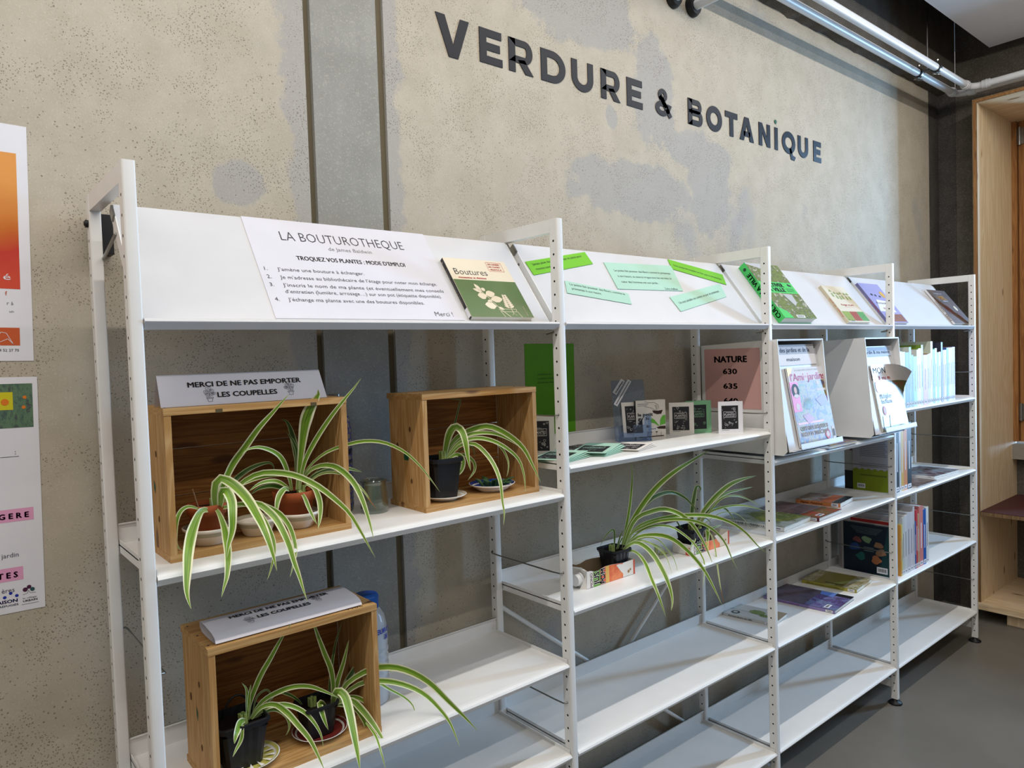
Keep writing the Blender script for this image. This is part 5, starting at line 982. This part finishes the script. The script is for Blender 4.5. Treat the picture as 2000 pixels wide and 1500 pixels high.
# ------------------------------------------------------------------ second bay, carton trays
zD = zi(28)
JG = M('juice_green', (104, 158, 54), .4); JR = M('juice_red', (206, 84, 62), .4); JO = photo('juice_orange', [(196, 70, 40), (226, 110, 60), (236, 150, 90)], 20); CW = M('carton_white', (228, 222, 214), .45); CB = M('carton_inside', (122, 104, 80), .6)
def carton(label, x, y, L, wd, cap, hs):
    t = thing('juice_carton', label, 'carton', (x+L/2, y+wd/2, zD))
    F = Fr((x, y, zD), (1, 0, 0), (0, 0, 1))
    mb = MB().mat(CW); out = [(0, 0), (L, 0)]+[(L*u, v) for u, v in reversed(hs)]; k = len(out)
    mb.add([F(u, v, 0) for u, v in out], [tuple(range(k))]); mb.mat(CB); mb.add([F(u, v, -.0008) for u, v in out], [tuple(range(k))])
    def top(u):
        for (a, p), (b_, q) in zip(hs[:-1], hs[1:]):
            if a <= u <= b_: return p+(q-p)*(u-a)/(b_-a)
        return hs[-1][1]
    def band(m, u0, u1, n): 
        mb.mat(m); us = [u0]+[a for a, _ in hs if u0 < a < u1]+[u1]; mb.poly(F, [(u0*L, .0006), (u1*L, .0006)]+[(u*L, top(u)-.0004) for u in reversed(us)], n)
    o = 0
    band(JG, .13, .27, .0003); band(JR, .27, .38, .0003); band(M('juice_yellow', (222, 178, 90), .4), .38, .45, .0003); band(JO, .45, .74, .0003); band(JR, .965, 1.0, .0003)
    mb.mat(CW); mb.poly(F, [(.60*L, .040), (.70*L, .018), (.74*L, .012), (.74*L, .0375), (.66*L, .041)], .0006)
    mb.mat(M('apple_brown', (150, 110, 50), .5)); mb.disc(F, .86*L, .013, .004, .0006); mb.disc(F, .90*L, .017, .003, .0006)
    mb.mat(M('plum_ink2', (96, 40, 60), .5)); mb.text(F.sub(.115*L, .002, 90), 'MONO', 0, 0, .010, .038, .0, .0006)
    mb.mat(CW); mb.text(F.sub(.245*L, .003, 90), 'JUS', 0, 0, .021, .037, .04, .0008); mb.text(F.sub(.365*L, .002, 90), 'POM', 0, 0, .019, .042, .04, .0008)
    part('front_side', mb, t)
    mb = MB().mat(CW); mb.fbox(F, 0, L, 0, .0008, -wd, 0); part('base', mb, t)
    mb = MB().mat(CW); h1 = hs[-1][1]; mb.fbox(F, L-.0006, L, 0, h1, -wd, 0); part('end', mb, t)
    mb = MB().mat(CB); hb = [(u, v+.004) for u, v in hs]; out = [(0, 0), (L, 0)]+[(L*u, v) for u, v in reversed(hb)]; mb.add([F(u, v, -wd) for u, v in out], [tuple(range(len(out)))]); part('back_side', mb, t)
    mb = MB().mat(CW); h0 = hs[0][1]
    if cap:
        mb.add([F(0, 0, 0), F(0, 0, -wd), F(-.012, .0, -wd/2-.02), F(-.012, 0, -wd/2+.02), F(.004, h0, 0), F(.004, h0, -wd), F(.016, h0+.001, -wd*.5)], [(0, 1, 5, 4), (0, 4, 3), (4, 6, 5)])
        part('end', mb, t)
        c0 = F(-.001, .022, -.026); mb = MB().mat(M('white_cap', (236, 236, 236), .35)); mb.tube([c0, c0+Vector((-.004, 0, 0))], .0185, 24); mb.tube([c0+Vector((-.004, 0, 0)), c0+Vector((-.018, 0, 0))], .0155, 24, smooth=False); part('cap', mb, t, 'white screw cap')
    else:
        mb.fbox(F, 0, .0006, 0, h0, -wd, 0); mb.mat(JR); mb.fbox(F, -.0004, 0, .0, h0*.7, -wd*.3, -.004); part('end', mb, t)
carton('juice carton cut open as a tray, with white cap, under the left black pot', 1.072, .082, .192, .070, True, [(0, .047), (.08, .046), (.16, .041), (.24, .041), (.36, .0465), (.5, .046), (.75, .041), (.9, .042), (1, .0415)])
carton('juice carton cut open as a tray under the right black pot, near the third post', 1.512, .074, .200, .068, False, [(0, .034), (.2, .035), (.45, .030), (.6, .028), (.8, .036), (1, .044)])
square_pot('black ribbed pot standing in the carton tray with white cap', (1.222, .120, zD+.014), .036, .062)
square_pot('black ribbed pot standing in the carton tray near the third post', (1.560, .110, zD+.012), .036, .064)
spider_plant('F', 'large spider plant in the pot over the capped carton, leaves hanging over the shelf', (1.215, .122, .926))
spider_plant('G', 'spider plant leaning right in the pot near the third post', (1.565, .112, .926))
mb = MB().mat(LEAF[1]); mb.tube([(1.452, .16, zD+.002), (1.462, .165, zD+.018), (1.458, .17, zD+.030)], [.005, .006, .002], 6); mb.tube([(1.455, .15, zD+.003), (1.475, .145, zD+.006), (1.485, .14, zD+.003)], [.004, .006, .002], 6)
one('leaf_offcut', mb, 'small dark green leaf offcut lying behind between the two cartons', 'leaf', (1.46, .155, zD))
# ------------------------------------------------------------------ third bay: magazine boxes
zE = zi(20)
FN = Fr((1.8705, .262, 1.277), (0, -1, 0), (0, 0, 1))
def mag_box(label, x0, wd, yo):
    t = thing('magazine_box', label, 'box', (x0+wd/2, .12, 1.1315))
    prof = [(.278, 1.132), (.012+yo, 1.132), (-.028+yo, 1.132), (-.041+yo, 1.146), (-.039+yo, 1.165), (-.013+yo, 1.508), (.278, 1.496)]
    for x in (x0, x0+wd-.0025): mb = MB().mat(WHITE); mb.prism(prof, 'x', x, x+.0025); part('side_panel', mb, t)
    mb = MB().mat(WHITE); mb.add([(x0, -.013+yo, 1.508), (x0+wd, -.013+yo, 1.508), (x0+wd, .278, 1.496), (x0, .278, 1.496), (x0, -.012+yo, 1.503), (x0+wd, -.012+yo, 1.503), (x0+wd, .278, 1.491), (x0, .278, 1.491)], [(0, 1, 2, 3), (4, 5, 6, 7), (0, 1, 5, 4)]); part('top_panel', mb, t)
    mb = MB().mat(WHITE); mb.box(x0+.0025, x0+wd-.0025, -.028+yo, .278, 1.132, 1.1345); mb.box(x0+.0025, x0+wd-.0025, .276, .278, 1.1345, 1.494); part('back_panel', mb, t)
    D = Fr((x0+.004, -.046+yo, 1.150), (1, 0, 0), (0, .052, .29)); dw = wd-.008
    mb = MB().mat(WHITEB); mb.fbox(D, 0, dw, -.004, .33, -.0025, 0); mb.fbox(D, 0, dw, -.006, -.004, -.0025, .012); part('front_flap', mb, t)
    mb = MB().mat(WHITEB); mb.fbox(D, .024, dw+.012, -.004, -.001, 0, .030); mb.fbox(D, .024, dw+.012, -.004, .015, .028, .030); part('tray', mb, t)
    return t, D, dw
t, D1, dw = mag_box('left white magazine display box in the third bay, with pink sign on its side', 1.872, .298, .0)
def lbl(D, a, b_, lines_, th=.0004):
    F = D.sub(a, b_, 0, .001)
    def d(mb, G): mb.mat(M('navy_ink', (30, 44, 84), .6)); [mb.text(G, s_, u, v, .017, w_, .012) for s_, u, v, w_ in lines_]
    return F, d
F, d = lbl(D1, .012, .275, [])
sheet('title_strip', 'white strip reading des jardins et de la maison inside the left magazine box', 'label', F, .262, .070, PAPER, lambda mb, G: (mb.mat(M('navy_ink', (30, 44, 84), .6)), mb.text(G, 'mi des jardins et de la', .004, .044, .016, .225, .012), mb.text(G, 'maison', .070, .014, .013, .085, .012)), th=.0005)
t2, D2, dw = mag_box('right white magazine display box in the third bay, beside the fourth post', 2.470, .296, -.010)
sheet('title_strip', 'pale blue strip reading jardin & ma maison inside the right magazine box', 'label', D2.sub(.012, .290, 0, .001), .25, .036, M('pale_blue_paper', (186, 200, 222), .7), lambda mb, G: (mb.mat(M('navy_ink', (30, 44, 84), .6)), mb.text(G, 'n jardin & ma maison', .004, .010, .014, .235, .012)), th=.0005)
GARD = photo('garden_cover', [(30, 50, 34), (70, 104, 50), (160, 130, 60), (90, 60, 110), (60, 90, 110), (150, 170, 130)], 26)
def dA(mb, G, w_=.245, h=.262):
    mb.mat(PAPER); mb.rect(G, 0, .215, w_, h); mb.mat(M('yellow_print', (236, 214, 40), .4)); mb.poly(G, [(0, h-.03), (0, h), (.035, h), (.018, h-.02)], .0006)
    mb.mat(GREYINK); mb.text(G, 'DES CONSEILS EXPERTS, DES RÉSULTATS VISIBLES', .045, h-.012, .0055, .155)
    mb.mat(PINKP); mb.text(G, 'l’Ami', .012, .218, .026, .088, .02, .0008); mb.text(G, 'jardins', .122, .218, .026, .118, .02, .0008); mb.text(G, 'des', .104, .228, .007, .014, 0, .0008)
    mb.rect(G, 0, .115, .052, .215, .0005); mb.mat(INK); mb.disc(G, .03, .185, .024, .0007, 20); mb.mat(M('skin_print', (206, 150, 124), .5)); mb.disc(G, .03, .187, .009, .0009, 16, .012); mb.mat(PAPER); mb.poly(G, [(.012, .166), (.022, .174), (.04, .174), (.05, .166), (.03, .161)], .0009); mb.disc(G, .029, .132, .012, .0007, 14)
    mb.mat(photo('blue_agave_print', [(70, 110, 112), (140, 170, 168), (60, 90, 90)], 50))
    for k in range(15): a = math.radians(20+10*k); mb.poly(G, [(.10, .118), (.10+.045*math.cos(a)-.002*math.sin(a), .118+.045*math.sin(a)+.002*math.cos(a)), (.10+.06*math.cos(a), .118+.06*math.sin(a)), (.10+.03*math.cos(a+.16), .118+.03*math.sin(a+.16))], .0006)
    mb.mat(photo('purple_flower_print', [(90, 50, 130), (130, 80, 160), (80, 60, 90)], 70)); mb.poly(G, [(.15, .15), (.2, .165), (.243, .155), (.243, .13), (.18, .125)], .0006); mb.mat(photo('pink_flower_print', [(150, 60, 110), (190, 100, 140), (70, 80, 50)], 70)); mb.poly(G, [(.05, .1), (.09, .108), (.12, .085), (.08, .07)], .0006)
    mb.mat(PAPER); mb.rect(G, .17, .178, .236, .186); mb.rect(G, .175, .200, .2, .212); mb.text(G, 'COMPOSER UN JARDIN', .02, .052, .014, .18, .03, .0009); mb.text(G, 'FACILE ET STRUCTURÉ', .022, .033, .014, .18, .03, .0009); mb.mat(M('pale_pink_print', (240, 190, 200), .5)); mb.rect(G, .01, .072, .18, .079)
    mb.mat(RED); mb.disc(G, .19, .028, .017, .0009, 20); mb.mat(PAPER); mb.disc(G, .19, .028, .010, .0011, 16); mb.mat(M('yellow_print', (236, 214, 40), .4)); mb.rect(G, .01, .004, .10, .010, .0009); barcode(mb, G, .222, .006, .02, .045)
book('magazine', 'colourful garden magazine with pink title in the left display box', 'magazine', D1.sub(.060, .003, 0, .0015), .245, .262, .006, GARD, dA, PAPER)
# curling magazine
t = thing('magazine', 'garden magazine with its top right corner curling down in the right display box', 'magazine', D2(.16, 0, 0))
F = D2.sub(.050, .0, 0, .0015); mw, mh = .235, .256
mb = MB().mat(PAGES); mb.fbox(F, .001, mw-.03, .001, mh-.06, 0, .004); part('page_block', mb, t)
COVB = photo('brown_garden_cover', [(50, 40, 30), (96, 60, 40), (80, 96, 50), (130, 70, 50), (60, 70, 40)], 30)
class Curl:
    """the cover rolls forward beyond a diagonal fold line"""
    def __init__(s, F, a, n, r): s.F = F; s.a = a; L = math.hypot(*n); s.n = (n[0]/L, n[1]/L); s.r = r
    def __call__(s, u, v, n=0):
        d = (u-s.a[0])*s.n[0]+(v-s.a[1])*s.n[1]
        if d <= 0: return s.F(u, v, .005+n)
        th = min(d/s.r, 2.5); ex = max(0, d/s.r-2.5)*s.r
        q = s.r*math.sin(th)+ex*math.cos(2.5); hgt = s.r*(1-math.cos(th))+ex*math.sin(2.5); nn = (math.sin(th)*-1, math.cos(th))
        return s.F(u+(q-d+nn[0]*n)*s.n[0], v+(q-d+nn[0]*n)*s.n[1], .005+hgt+nn[1]*n)
CU = Curl(F, (.145, .215), (1, .85), .040)
def grid(mb, m, u0, u1, v0, v1, n, off, FF=CU):
    mb.mat(m); k = n+1; mb.add([FF(u0+(u1-u0)*i/n, v0+(v1-v0)*j/n, off) for j in range(k) for i in range(k)], [(j*k+i, j*k+i+1, (j+1)*k+i+1, (j+1)*k+i) for j in range(n) for i in range(n)], True)
mb = MB(); grid(mb, COVB, 0, mw, 0, mh, 30, 0); grid(mb, M('inside_page', (150, 128, 112), .4, coat=.4), 0, mw, 0, mh, 30, -.0006)
grid(mb, M('magb_top', (206, 200, 196), .4, coat=.3), 0, mw, .190, mh, 16, .0004); grid(mb, photo('sky_print', [(110, 150, 190), (150, 180, 206), (90, 130, 150)], 20), .03, .16, .150, .188, 10, .0005)
mb.mat(INK); mb.text(CU, 'MON', .012, .222, .025, .105, 0, .0012); mb.mat(RED); mb.text(CU, '& ma m', .045, .196, .018, .10, .01, .0012); mb.mat(M('orange_badge', (220, 92, 50), .4)); mb.disc(CU, .022, .172, .016, .0012, 18, .022)
mb.mat(PAPER); mb.text(CU, 'Multiplier', .03, .125, .018, .10, .02, .0012); mb.text(CU, 'les fleurs', .035, .105, .018, .09, .02, .0012); mb.mat(RED); mb.disc(CU, .045, .078, .014, .0012, 18, .018); mb.mat(PAPER); mb.disc(CU, .045, .078, .008, .0014, 14, .011)
mb.mat(photo('blue_shirt_print', [(90, 150, 200), (150, 200, 230), (60, 110, 160)], 40)); mb.poly(CU, [(.015, .005), (.02, .06), (.05, .055), (.06, .01)], .0012); mb.poly(CU, [(.08, .06), (.11, .055), (.15, .008), (.07, .005)], .0012); part('front_cover', mb, t)
# pink sign on the box side
sheet('shelf_sign', 'pink sheet reading NATURE 630 635 640 on the side of the left magazine box', 'sign', Fr((1.872, .262, 1.279), (0, -1, 0), (0, .012, 1)), .215, .204, PINK, lambda mb, G: (mb.mat(INK), mb.text(G, 'NATURE', .040, .158, .0215, .128, .035), mb.text(G, '630', .073, .118, .0185, .056, .035), mb.text(G, '635', .073, .068, .0185, .056, .035), mb.text(G, '640', .073, .018, .0185, .056, .035)))
mb = MB().mat(PAGES); Fm = Fr((2.215, -.008, zE), (1, .02, 0), (-.02, 1, 0)); book('magazine', 'magazine lying flat on the shelf between the two display boxes', 'magazine', Fm, .22, .26, .010, GARD, None, PAPER)
Fm = Fr((2.22, -.004, zE+.010), (1, 0, 0), (0, 1, 0))
# third bay: flat books
def spine_lab(mb, G, h, th, txt, m, u0=.02, w_=.1, tag_=True):
    H = Fr(G(th*.22, h-u0, 0), -G.ey, G.ex); H = Fr(G(th*.25, u0, 0), G.ey, -G.ex)
    mb.mat(m); K = Fr(G(th*.8, h-u0, 0), -G.ey, -G.ex)
    K = Fr(G(th*.25, h-.02, 0), G.ey*-1, G.ex); mb.text(K, txt, 0, 0, th*.5, w_, .02, .0004)
    if tag_: mb.mat(PAPER); mb.rect(G, th*.15, .008, th*.85, .034, .0005); mb.mat(GREYINK); mb.rect(G, th*.4, .013, th*.6, .029, .0008)
def fb(label, o, ang, w_, h, th, z, cov, dr, sp, txt, tm, tw, name='book'):
    a = math.radians(ang); F = Fr((o[0], o[1], z), (math.cos(a), math.sin(a), 0), (-math.sin(a), math.cos(a), 0))
    return book(name, label, 'book', F, w_, h, th, cov, dr, sp, lambda mb, G: spine_lab(mb, G, h, th, txt, tm, .02, tw))
WG = photo('pale_green_cover', [(150, 154, 150), (176, 178, 172), (110, 120, 80), (190, 190, 186)], 14); MEADOW = photo('meadow_print', [(110, 116, 40), (150, 150, 70), (84, 100, 44), (180, 176, 120)], 24)
fb('white book with meadow photo, lying leftmost on the third bay middle shelf', (1.963, .026), 4, .206, .232, .016, zD, WG, lambda mb, G: (mb.mat(MEADOW), mb.poly(G, [(.03, .10), (.09, .03), (.206, .02), (.206, .16), (.12, .20)], .0004), mb.mat(PALEINK), mb.text(G.sub(.02, .23, -90), 'Se nourrir en permaculture', 0, 0, .012, .2)), M('white_spine', (214, 212, 206), .4), 'SE NOURRIR EN PERMACULTURE', M('teal_ink3', (50, 90, 80), .5), .17)
fb('dark red vegetable garden book lying on the third bay middle shelf', (2.172, .012), 3, .190, .243, .014, zD, photo('soil_photo', [(60, 60, 54), (96, 72, 70), (124, 92, 90), (70, 70, 60)], 18), lambda mb, G: (mb.mat(photo('red_flower_photo', [(40, 70, 36), (180, 50, 36), (60, 90, 40), (214, 96, 70)], 34)), mb.rect(G, .0, .0, .19, .075), mb.mat(PALEINK), mb.line(G, [(0, .078), (.19, .078)], .001), mb.line(G, [(0, .15), (.19, .15)], .001), barcode(mb, G, .03, .01, .04, .02)), M('wine_spine', (92, 16, 36), .4), 'MON POTAGER EN DÉTAILS', M('pink_ink', (180, 90, 100), .5), .16)
fb('orange spined indoor plant book lying rightmost on the third bay middle shelf', (2.438, .064), 8, .156, .170, .017, zD, photo('flower_photo', [(90, 86, 76), (150, 90, 70), (176, 170, 160), (110, 60, 50)], 22), lambda mb, G: (mb.mat(M('orange_panel', (206, 104, 52), .4)), mb.rect(G, 0, .035, .156, .075), mb.mat(BLKC), mb.rect(G, 0, 0, .156, .03)), M('orange_spine', (206, 122, 62), .45), 'Plantes d’intérieur', M('brown_ink', (84, 40, 20), .5), .085)
zF = zi(39)
fb('thin pale grey book with round dark emblem, leftmost on the third bay lower shelf', (2.001, .092), 9, .122, .190, .011, zF, M('pale_grey_cover', (184, 182, 176), .4), lambda mb, G: (mb.mat(M('dark_grey_ink', (60, 60, 58), .5)), mb.disc(G, .03, .155, .016, .0004, 24), mb.mat(M('pale_grey_cover', (184, 182, 176), .4)), mb.disc(G, .03, .155, .008, .0006, 18), mb.mat(GREYINK), mb.text(G.sub(.055, .185, -90), 'Permaculture', 0, 0, .008, .07), mb.mat(photo('herb_print', [(60, 84, 40), (110, 130, 70), (150, 140, 110)], 60)), mb.disc(G, .07, .09, .022, .0005, 9, .030), mb.disc(G, .05, .055, .014, .0005, 8, .02), mb.mat(M('tan_panel', (170, 150, 124), .5)), mb.rect(G, .04, 0, .122, .035)), M('pale_grey_spine', (196, 194, 188), .4), 'Permaculture en ville', INK, .09)
fb('large book with purple spine and dark lavender garden photo, third bay lower shelf', (2.262, .005), 6, .193, .270, .012, zF, photo('lavender_photo', [(44, 40, 48), (76, 68, 84), (96, 84, 96), (56, 64, 50)], 16), lambda mb, G: (mb.mat(photo('lavender_bright', [(40, 70, 40), (110, 120, 160), (80, 50, 110), (70, 96, 60)], 26)), mb.rect(G, .0, .0, .16, .115), mb.mat(M('sky_panel', (96, 124, 190), .4)), mb.poly(G, [(.14, .06), (.19, .06), (.19, .12), (.15, .11)], .0005), mb.mat(BLKC), mb.rect(G, .165, .0, .193, .06, .0006), barcode(mb, G, .012, .028, .04, .018)), M('purple_spine', (140, 126, 180), .45), 'Jardiner au naturel', M('violet_ink', (180, 90, 140), .5), .12)
fb('olive yellow book lying rightmost on the third bay lower shelf', (2.536, .052), 6.5, .175, .216, .014, zF, M('olive_cover', (128, 122, 62), .35), lambda mb, G: (mb.mat(photo('olive_print', [(60, 58, 40), (190, 184, 160), (120, 112, 60), (206, 200, 180)], 40)), mb.rect(G, 0, 0, .175, .055), mb.rect(G, .0, .17, .175, .216), mb.mat(INK), mb.text(G.sub(.02, .13, -90), 'Sauvages', 0, 0, .016, .07, .01)), M('olive_spine', (164, 154, 60), .45), 'Plantes sauvages comestibles', M('olive_ink', (120, 110, 40), .5), .13)
# ------------------------------------------------------------------ fourth bay: standing books
def row(z, y0, items, dep, grp, where, labs):
    for (xa, xb, zt, cols, topc), lab in zip(items, labs):
        h = zt-z; th = xb-xa-.0006; F = Fr((xa+.0003, y0, z), (0, 1, 0), (0, 0, 1))
        sm = M('spine_%d_%d_%d' % cols, cols, .42); cv = M('spine_%d_%d_%d' % (topc or cols), topc or cols, .42)
        def sd(mb, G, cols=cols, th=th, h=h):
            mb.mat(PAPER if sum(cols) < 500 else GREYINK); mb.rect(G, th*.38, h*.30, th*.58, h*.72, .0003)
            if th > .009: mb.mat(PAPER); mb.rect(G, th*.1, .006, th*.9, .022, .0004); mb.mat(GREYINK); mb.rect(G, th*.3, .010, th*.7, .016, .0006)
        book('book', lab+where, 'book', F, dep+(.012 if topc else 0), h, th, cv, None, sm, sd, group=grp)
def X1(p): return 2.976+(p-1775)*.00577
it = [(118, 150, 683, (196, 206, 222), (170, 190, 214)), (150, 190, 684, (196, 210, 160), None), (192, 240, 685, (24, 66, 70), None), (242, 270, 676, (88, 110, 116), (200, 206, 196)), (270, 300, 690, (18, 78, 56), None), (300, 345, 693, (116, 160, 40), (96, 140, 30)), (345, 365, 681, (214, 212, 206), None), (365, 405, 679, (222, 156, 86), (120, 140, 40)), (405, 432, 673, (180, 208, 224), (110, 140, 36)), (434, 495, 691, (196, 96, 90), None), (495, 518, 690, (176, 140, 106), None), (518, 540, 689, (190, 160, 128), None), (540, 570, 667, (216, 190, 70), (206, 212, 200)), (572, 598, 682, (90, 140, 160), (70, 140, 90)), (600, 632, 680, (212, 220, 206), (60, 130, 80)), (632, 660, 688, (110, 168, 176), None), (660, 692, 687, (206, 204, 206), (210, 150, 110)), (694, 720, 669, (48, 44, 66), (50, 44, 64)), (722, 748, 684, (176, 96, 138), (206, 200, 196)), (748, 776, 684, (214, 206, 208), None), (778, 800, 680, (60, 108, 190), (60, 100, 180)), (800, 814, 680, (110, 150, 216), None), (814, 842, 680, (206, 204, 204), None), (842, 870, 680, (196, 194, 196), None), (870, 892, 679, (170, 138, 176), None), (892, 912, 679, (196, 176, 212), None)]
items = [(X1(1740+a/7.5), X1(1740+b_/7.5), 1.4565+(680-t_)*.0024, c_, tc) for a, b_, t_, c_, tc in it]
labs = ['pale blue spine, first visible', 'thin pale green spine', 'dark petrol spine', 'grey blue spine', 'dark green spine', 'lime green spine', 'thin ivory spine', 'orange spine with olive cover top', 'pale sky blue tall spine', 'broad brick pink spine', 'tan spine left of its lighter twin', 'light tan spine left of the yellow one', 'tall yellow spine', 'steel blue spine', 'white spine with green cover top', 'pale turquoise spine', 'white spine with peach cover top', 'tall very dark violet spine', 'magenta pink spine', 'pinkish white spine', 'strong blue spine', 'thin light blue spine', 'white spine left of its greyer twin', 'light grey spine', 'mauve spine', 'lilac spine, last of the row']
row(zi(17), .014, items, .13, 'garden books standing on the upper shelf of the fourth bay', ' book, fourth bay top shelf', labs)
zG = zi(28)
def X2(p): return 2.853+(p-1752)*.0052
it = [(1752, 1758.9, 1.148, (24, 26, 32)), (1758.9, 1762.4, 1.150, (200, 198, 198)), (1762.4, 1767.3, 1.118, (204, 164, 60)), (1767.3, 1774.3, 1.146, (206, 128, 66)), (1774.3, 1782.7, 1.146, (22, 24, 28))]
labs = ['black spine beside the fourth post,', 'light grey spine', 'yellow spine', 'orange spine', 'black spine, last upright,']
row(zG, .030, [(X2(a), X2(b_), t_, c_, None) for a, b_, t_, c_ in it], .17, 'tall books on the middle shelf of the fourth bay', ' tall book, fourth bay second shelf', labs)
GL = M('light_grey_cover', (166, 164, 170), .5); LG = M('acid_green_cover', (126, 140, 16), .5)
def bd(mb, G):
    mb.mat(LG); mb.rect(G, 0, 0, .155, .092, .0004); mb.mat(M('grey_text_block', (128, 127, 132), .6))
    for k in range(16): mb.rect(G, .03, .150+.0075*k, .143-.004*(k % 3), .1535+.0075*k, .0004)
    for k in range(3): mb.rect(G, .03, .118-.007*k, .14, .1212-.007*k, .0004)
    mb.mat(M('olive_text', (92, 104, 20), .6)); mb.rect(G, .03, .066, .14, .072, .0008); [mb.poly(G, [(.004+.026*k, .09), (.010+.026*k, .097), (.020+.026*k, .0965), (.024+.026*k, .09)], .0003) for k in range(6)]; mb.mat(LG); [mb.poly(G, [(.004+.026*k, .09), (.010+.026*k, .097), (.020+.026*k, .0965), (.024+.026*k, .09)], .0005) for k in range(6)]
    barcode(mb, G, .018, .012, .034, .02)
def fb2(label, x, y0, th, w_, h, z, cov, bdraw, sp):
    F = Fr((x, y0, z), (0, 1, 0), (0, 0, 1)); return book('book', label, 'book', F, w_, h, th, cov, None, sp, None, cov, bdraw)
fb2('grey and acid green book seen by its back cover through the fourth post frame', 2.822, .038, .014, .155, .285, zG, GL, bd, GL)
fb2('black and white book with bold title peeking out behind the acid green book', 2.8372, .036, .012, .200, .283, zG, BLKC, lambda mb, G: (mb.mat(M('dim_white', (176, 176, 166), .5)), mb.rect(G, .0, .08, .045, .215, .0004), mb.mat(LG), mb.rect(G, 0, .215, .045, .24, .0004), mb.mat(INK), mb.text(G, 'L’ÉLE', .004, .185, .016, .038, .03, .0008), mb.mat(RED), mb.text(G, 'PO', .024, .166, .012, .016, .03, .0008)), BLKC)
mb = MB().mat(WHITE); mb.box(2.812, 2.814, .03, .275, zG+.0005, zG+.10); 
fb('pale magazine with brown photo lying in front on the second book shelf', (3.03, .012), 0, .21, .17, .006, zG, photo('brown_mag', [(70, 60, 60), (110, 90, 84), (160, 150, 150)], 20), None, PAPER, 'revue', INK, .06, 'magazine')
fb('magazine with dark cityscape cover lying rightmost on the second book shelf', (3.29, .040), -3, .26, .18, .012, zG, photo('city_mag', [(50, 60, 80), (100, 70, 70), (140, 150, 160), (60, 50, 60)], 20), None, PAPER, 'jardins', INK, .06, 'magazine')
zH = zi(39)
def X3(p): return 2.88+(1600+p/7.692-1755)*.00435
it = [(1172, 1186, .722, (214, 150, 60)), (1187, 1204, .724, (206, 200, 120)), (1204, 1238, .752, (196, 196, 190)), (1238, 1290, .758, (206, 206, 206)), (1290, 1342, .765, (196, 194, 200)), (1342, 1392, .762, (206, 200, 204)), (1392, 1424, .782, (198, 194, 198)), (1425, 1450, .715, (44, 92, 150)), (1450, 1480, .762, (196, 60, 66)), (1480, 1512, .742, (184, 150, 110)), (1512, 1584, .772, (206, 126, 120)), (1584, 1640, .752, (16, 84, 164)), (1641, 1690, .757, (222, 220, 216))]
labs = ['orange spine, first visible,', 'pale yellow spine', 'grey white spine', 'white spine', 'cool grey spine', 'pinkish white spine', 'tallest light grey spine', 'short blue spine', 'red spine', 'tan spine', 'broad salmon pink spine', 'strong blue broad spine', 'white spine, last of the row,']
row(zH, .020, [(X3(a), X3(b_), t_, c_, None) for a, b_, t_, c_ in it], .215, 'large thin books on the lower shelf of the fourth bay', ' picture book, fourth bay third shelf', labs)
TEAL = M('dark_teal_cover', (8, 28, 46), .4)
def bd(mb, G):
    mb.mat(M('teal_band', (14, 56, 60), .4)); mb.poly(G, [(.150, 0), (.194, 0), (.194, .21), (.186, .21), (.165, .1)], .0003)
    for (u, v, r, c_) in ((.060, .142, .017, (120, 64, 64)), (.100, .146, .019, (106, 136, 100)), (.148, .130, .018, (140, 104, 76)), (.048, .110, .022, (30, 64, 120)), (.158, .100, .020, (140, 78, 100)), (.075, .072, .019, (20, 88, 84)), (.138, .066, .020, (168, 104, 64))):
        mb.mat(M('blob_%d' % c_[0], c_, .5)); mb.poly(G, [(u+r*(1+.22*math.sin(3*a+u*60))*math.cos(a), v+r*.8*(1+.22*math.cos(2*a+v*50))*math.sin(a)) for a in [k*.2618 for k in range(24)]], .0006)
    mb.mat(M('dim_text', (110, 130, 130), .6))
    for k in range(5): mb.rect(G, .03+.006*k, .196-.006*k, .165-.006*k, .1972-.006*k, .0006)
    for k in range(3): mb.rect(G, .088, .112-.007*k, .128, .1145-.007*k, .0006)
    barcode(mb, G, .140, .012, .044, .026)
fb2('dark teal picture book with coloured blobs on its back cover', 2.812, .040, .010, .194, .212, zH, TEAL, bd, TEAL)
fb2('white picture book with red panel standing just behind the dark teal one', 2.824, .036, .012, .212, .232, zH, M('white_cover2', (196, 190, 186), .5), lambda mb, G: (mb.mat(M('dim_red', (170, 30, 26), .5)), mb.rect(G, .04, .218, .2, .231, .0004)), PAPER)
fb2('tall grey white picture book standing third from the fourth post', 2.838, .034, .014, .235, .255, zH, M('grey_cover3', (170, 164, 166), .5), None, PAPER)
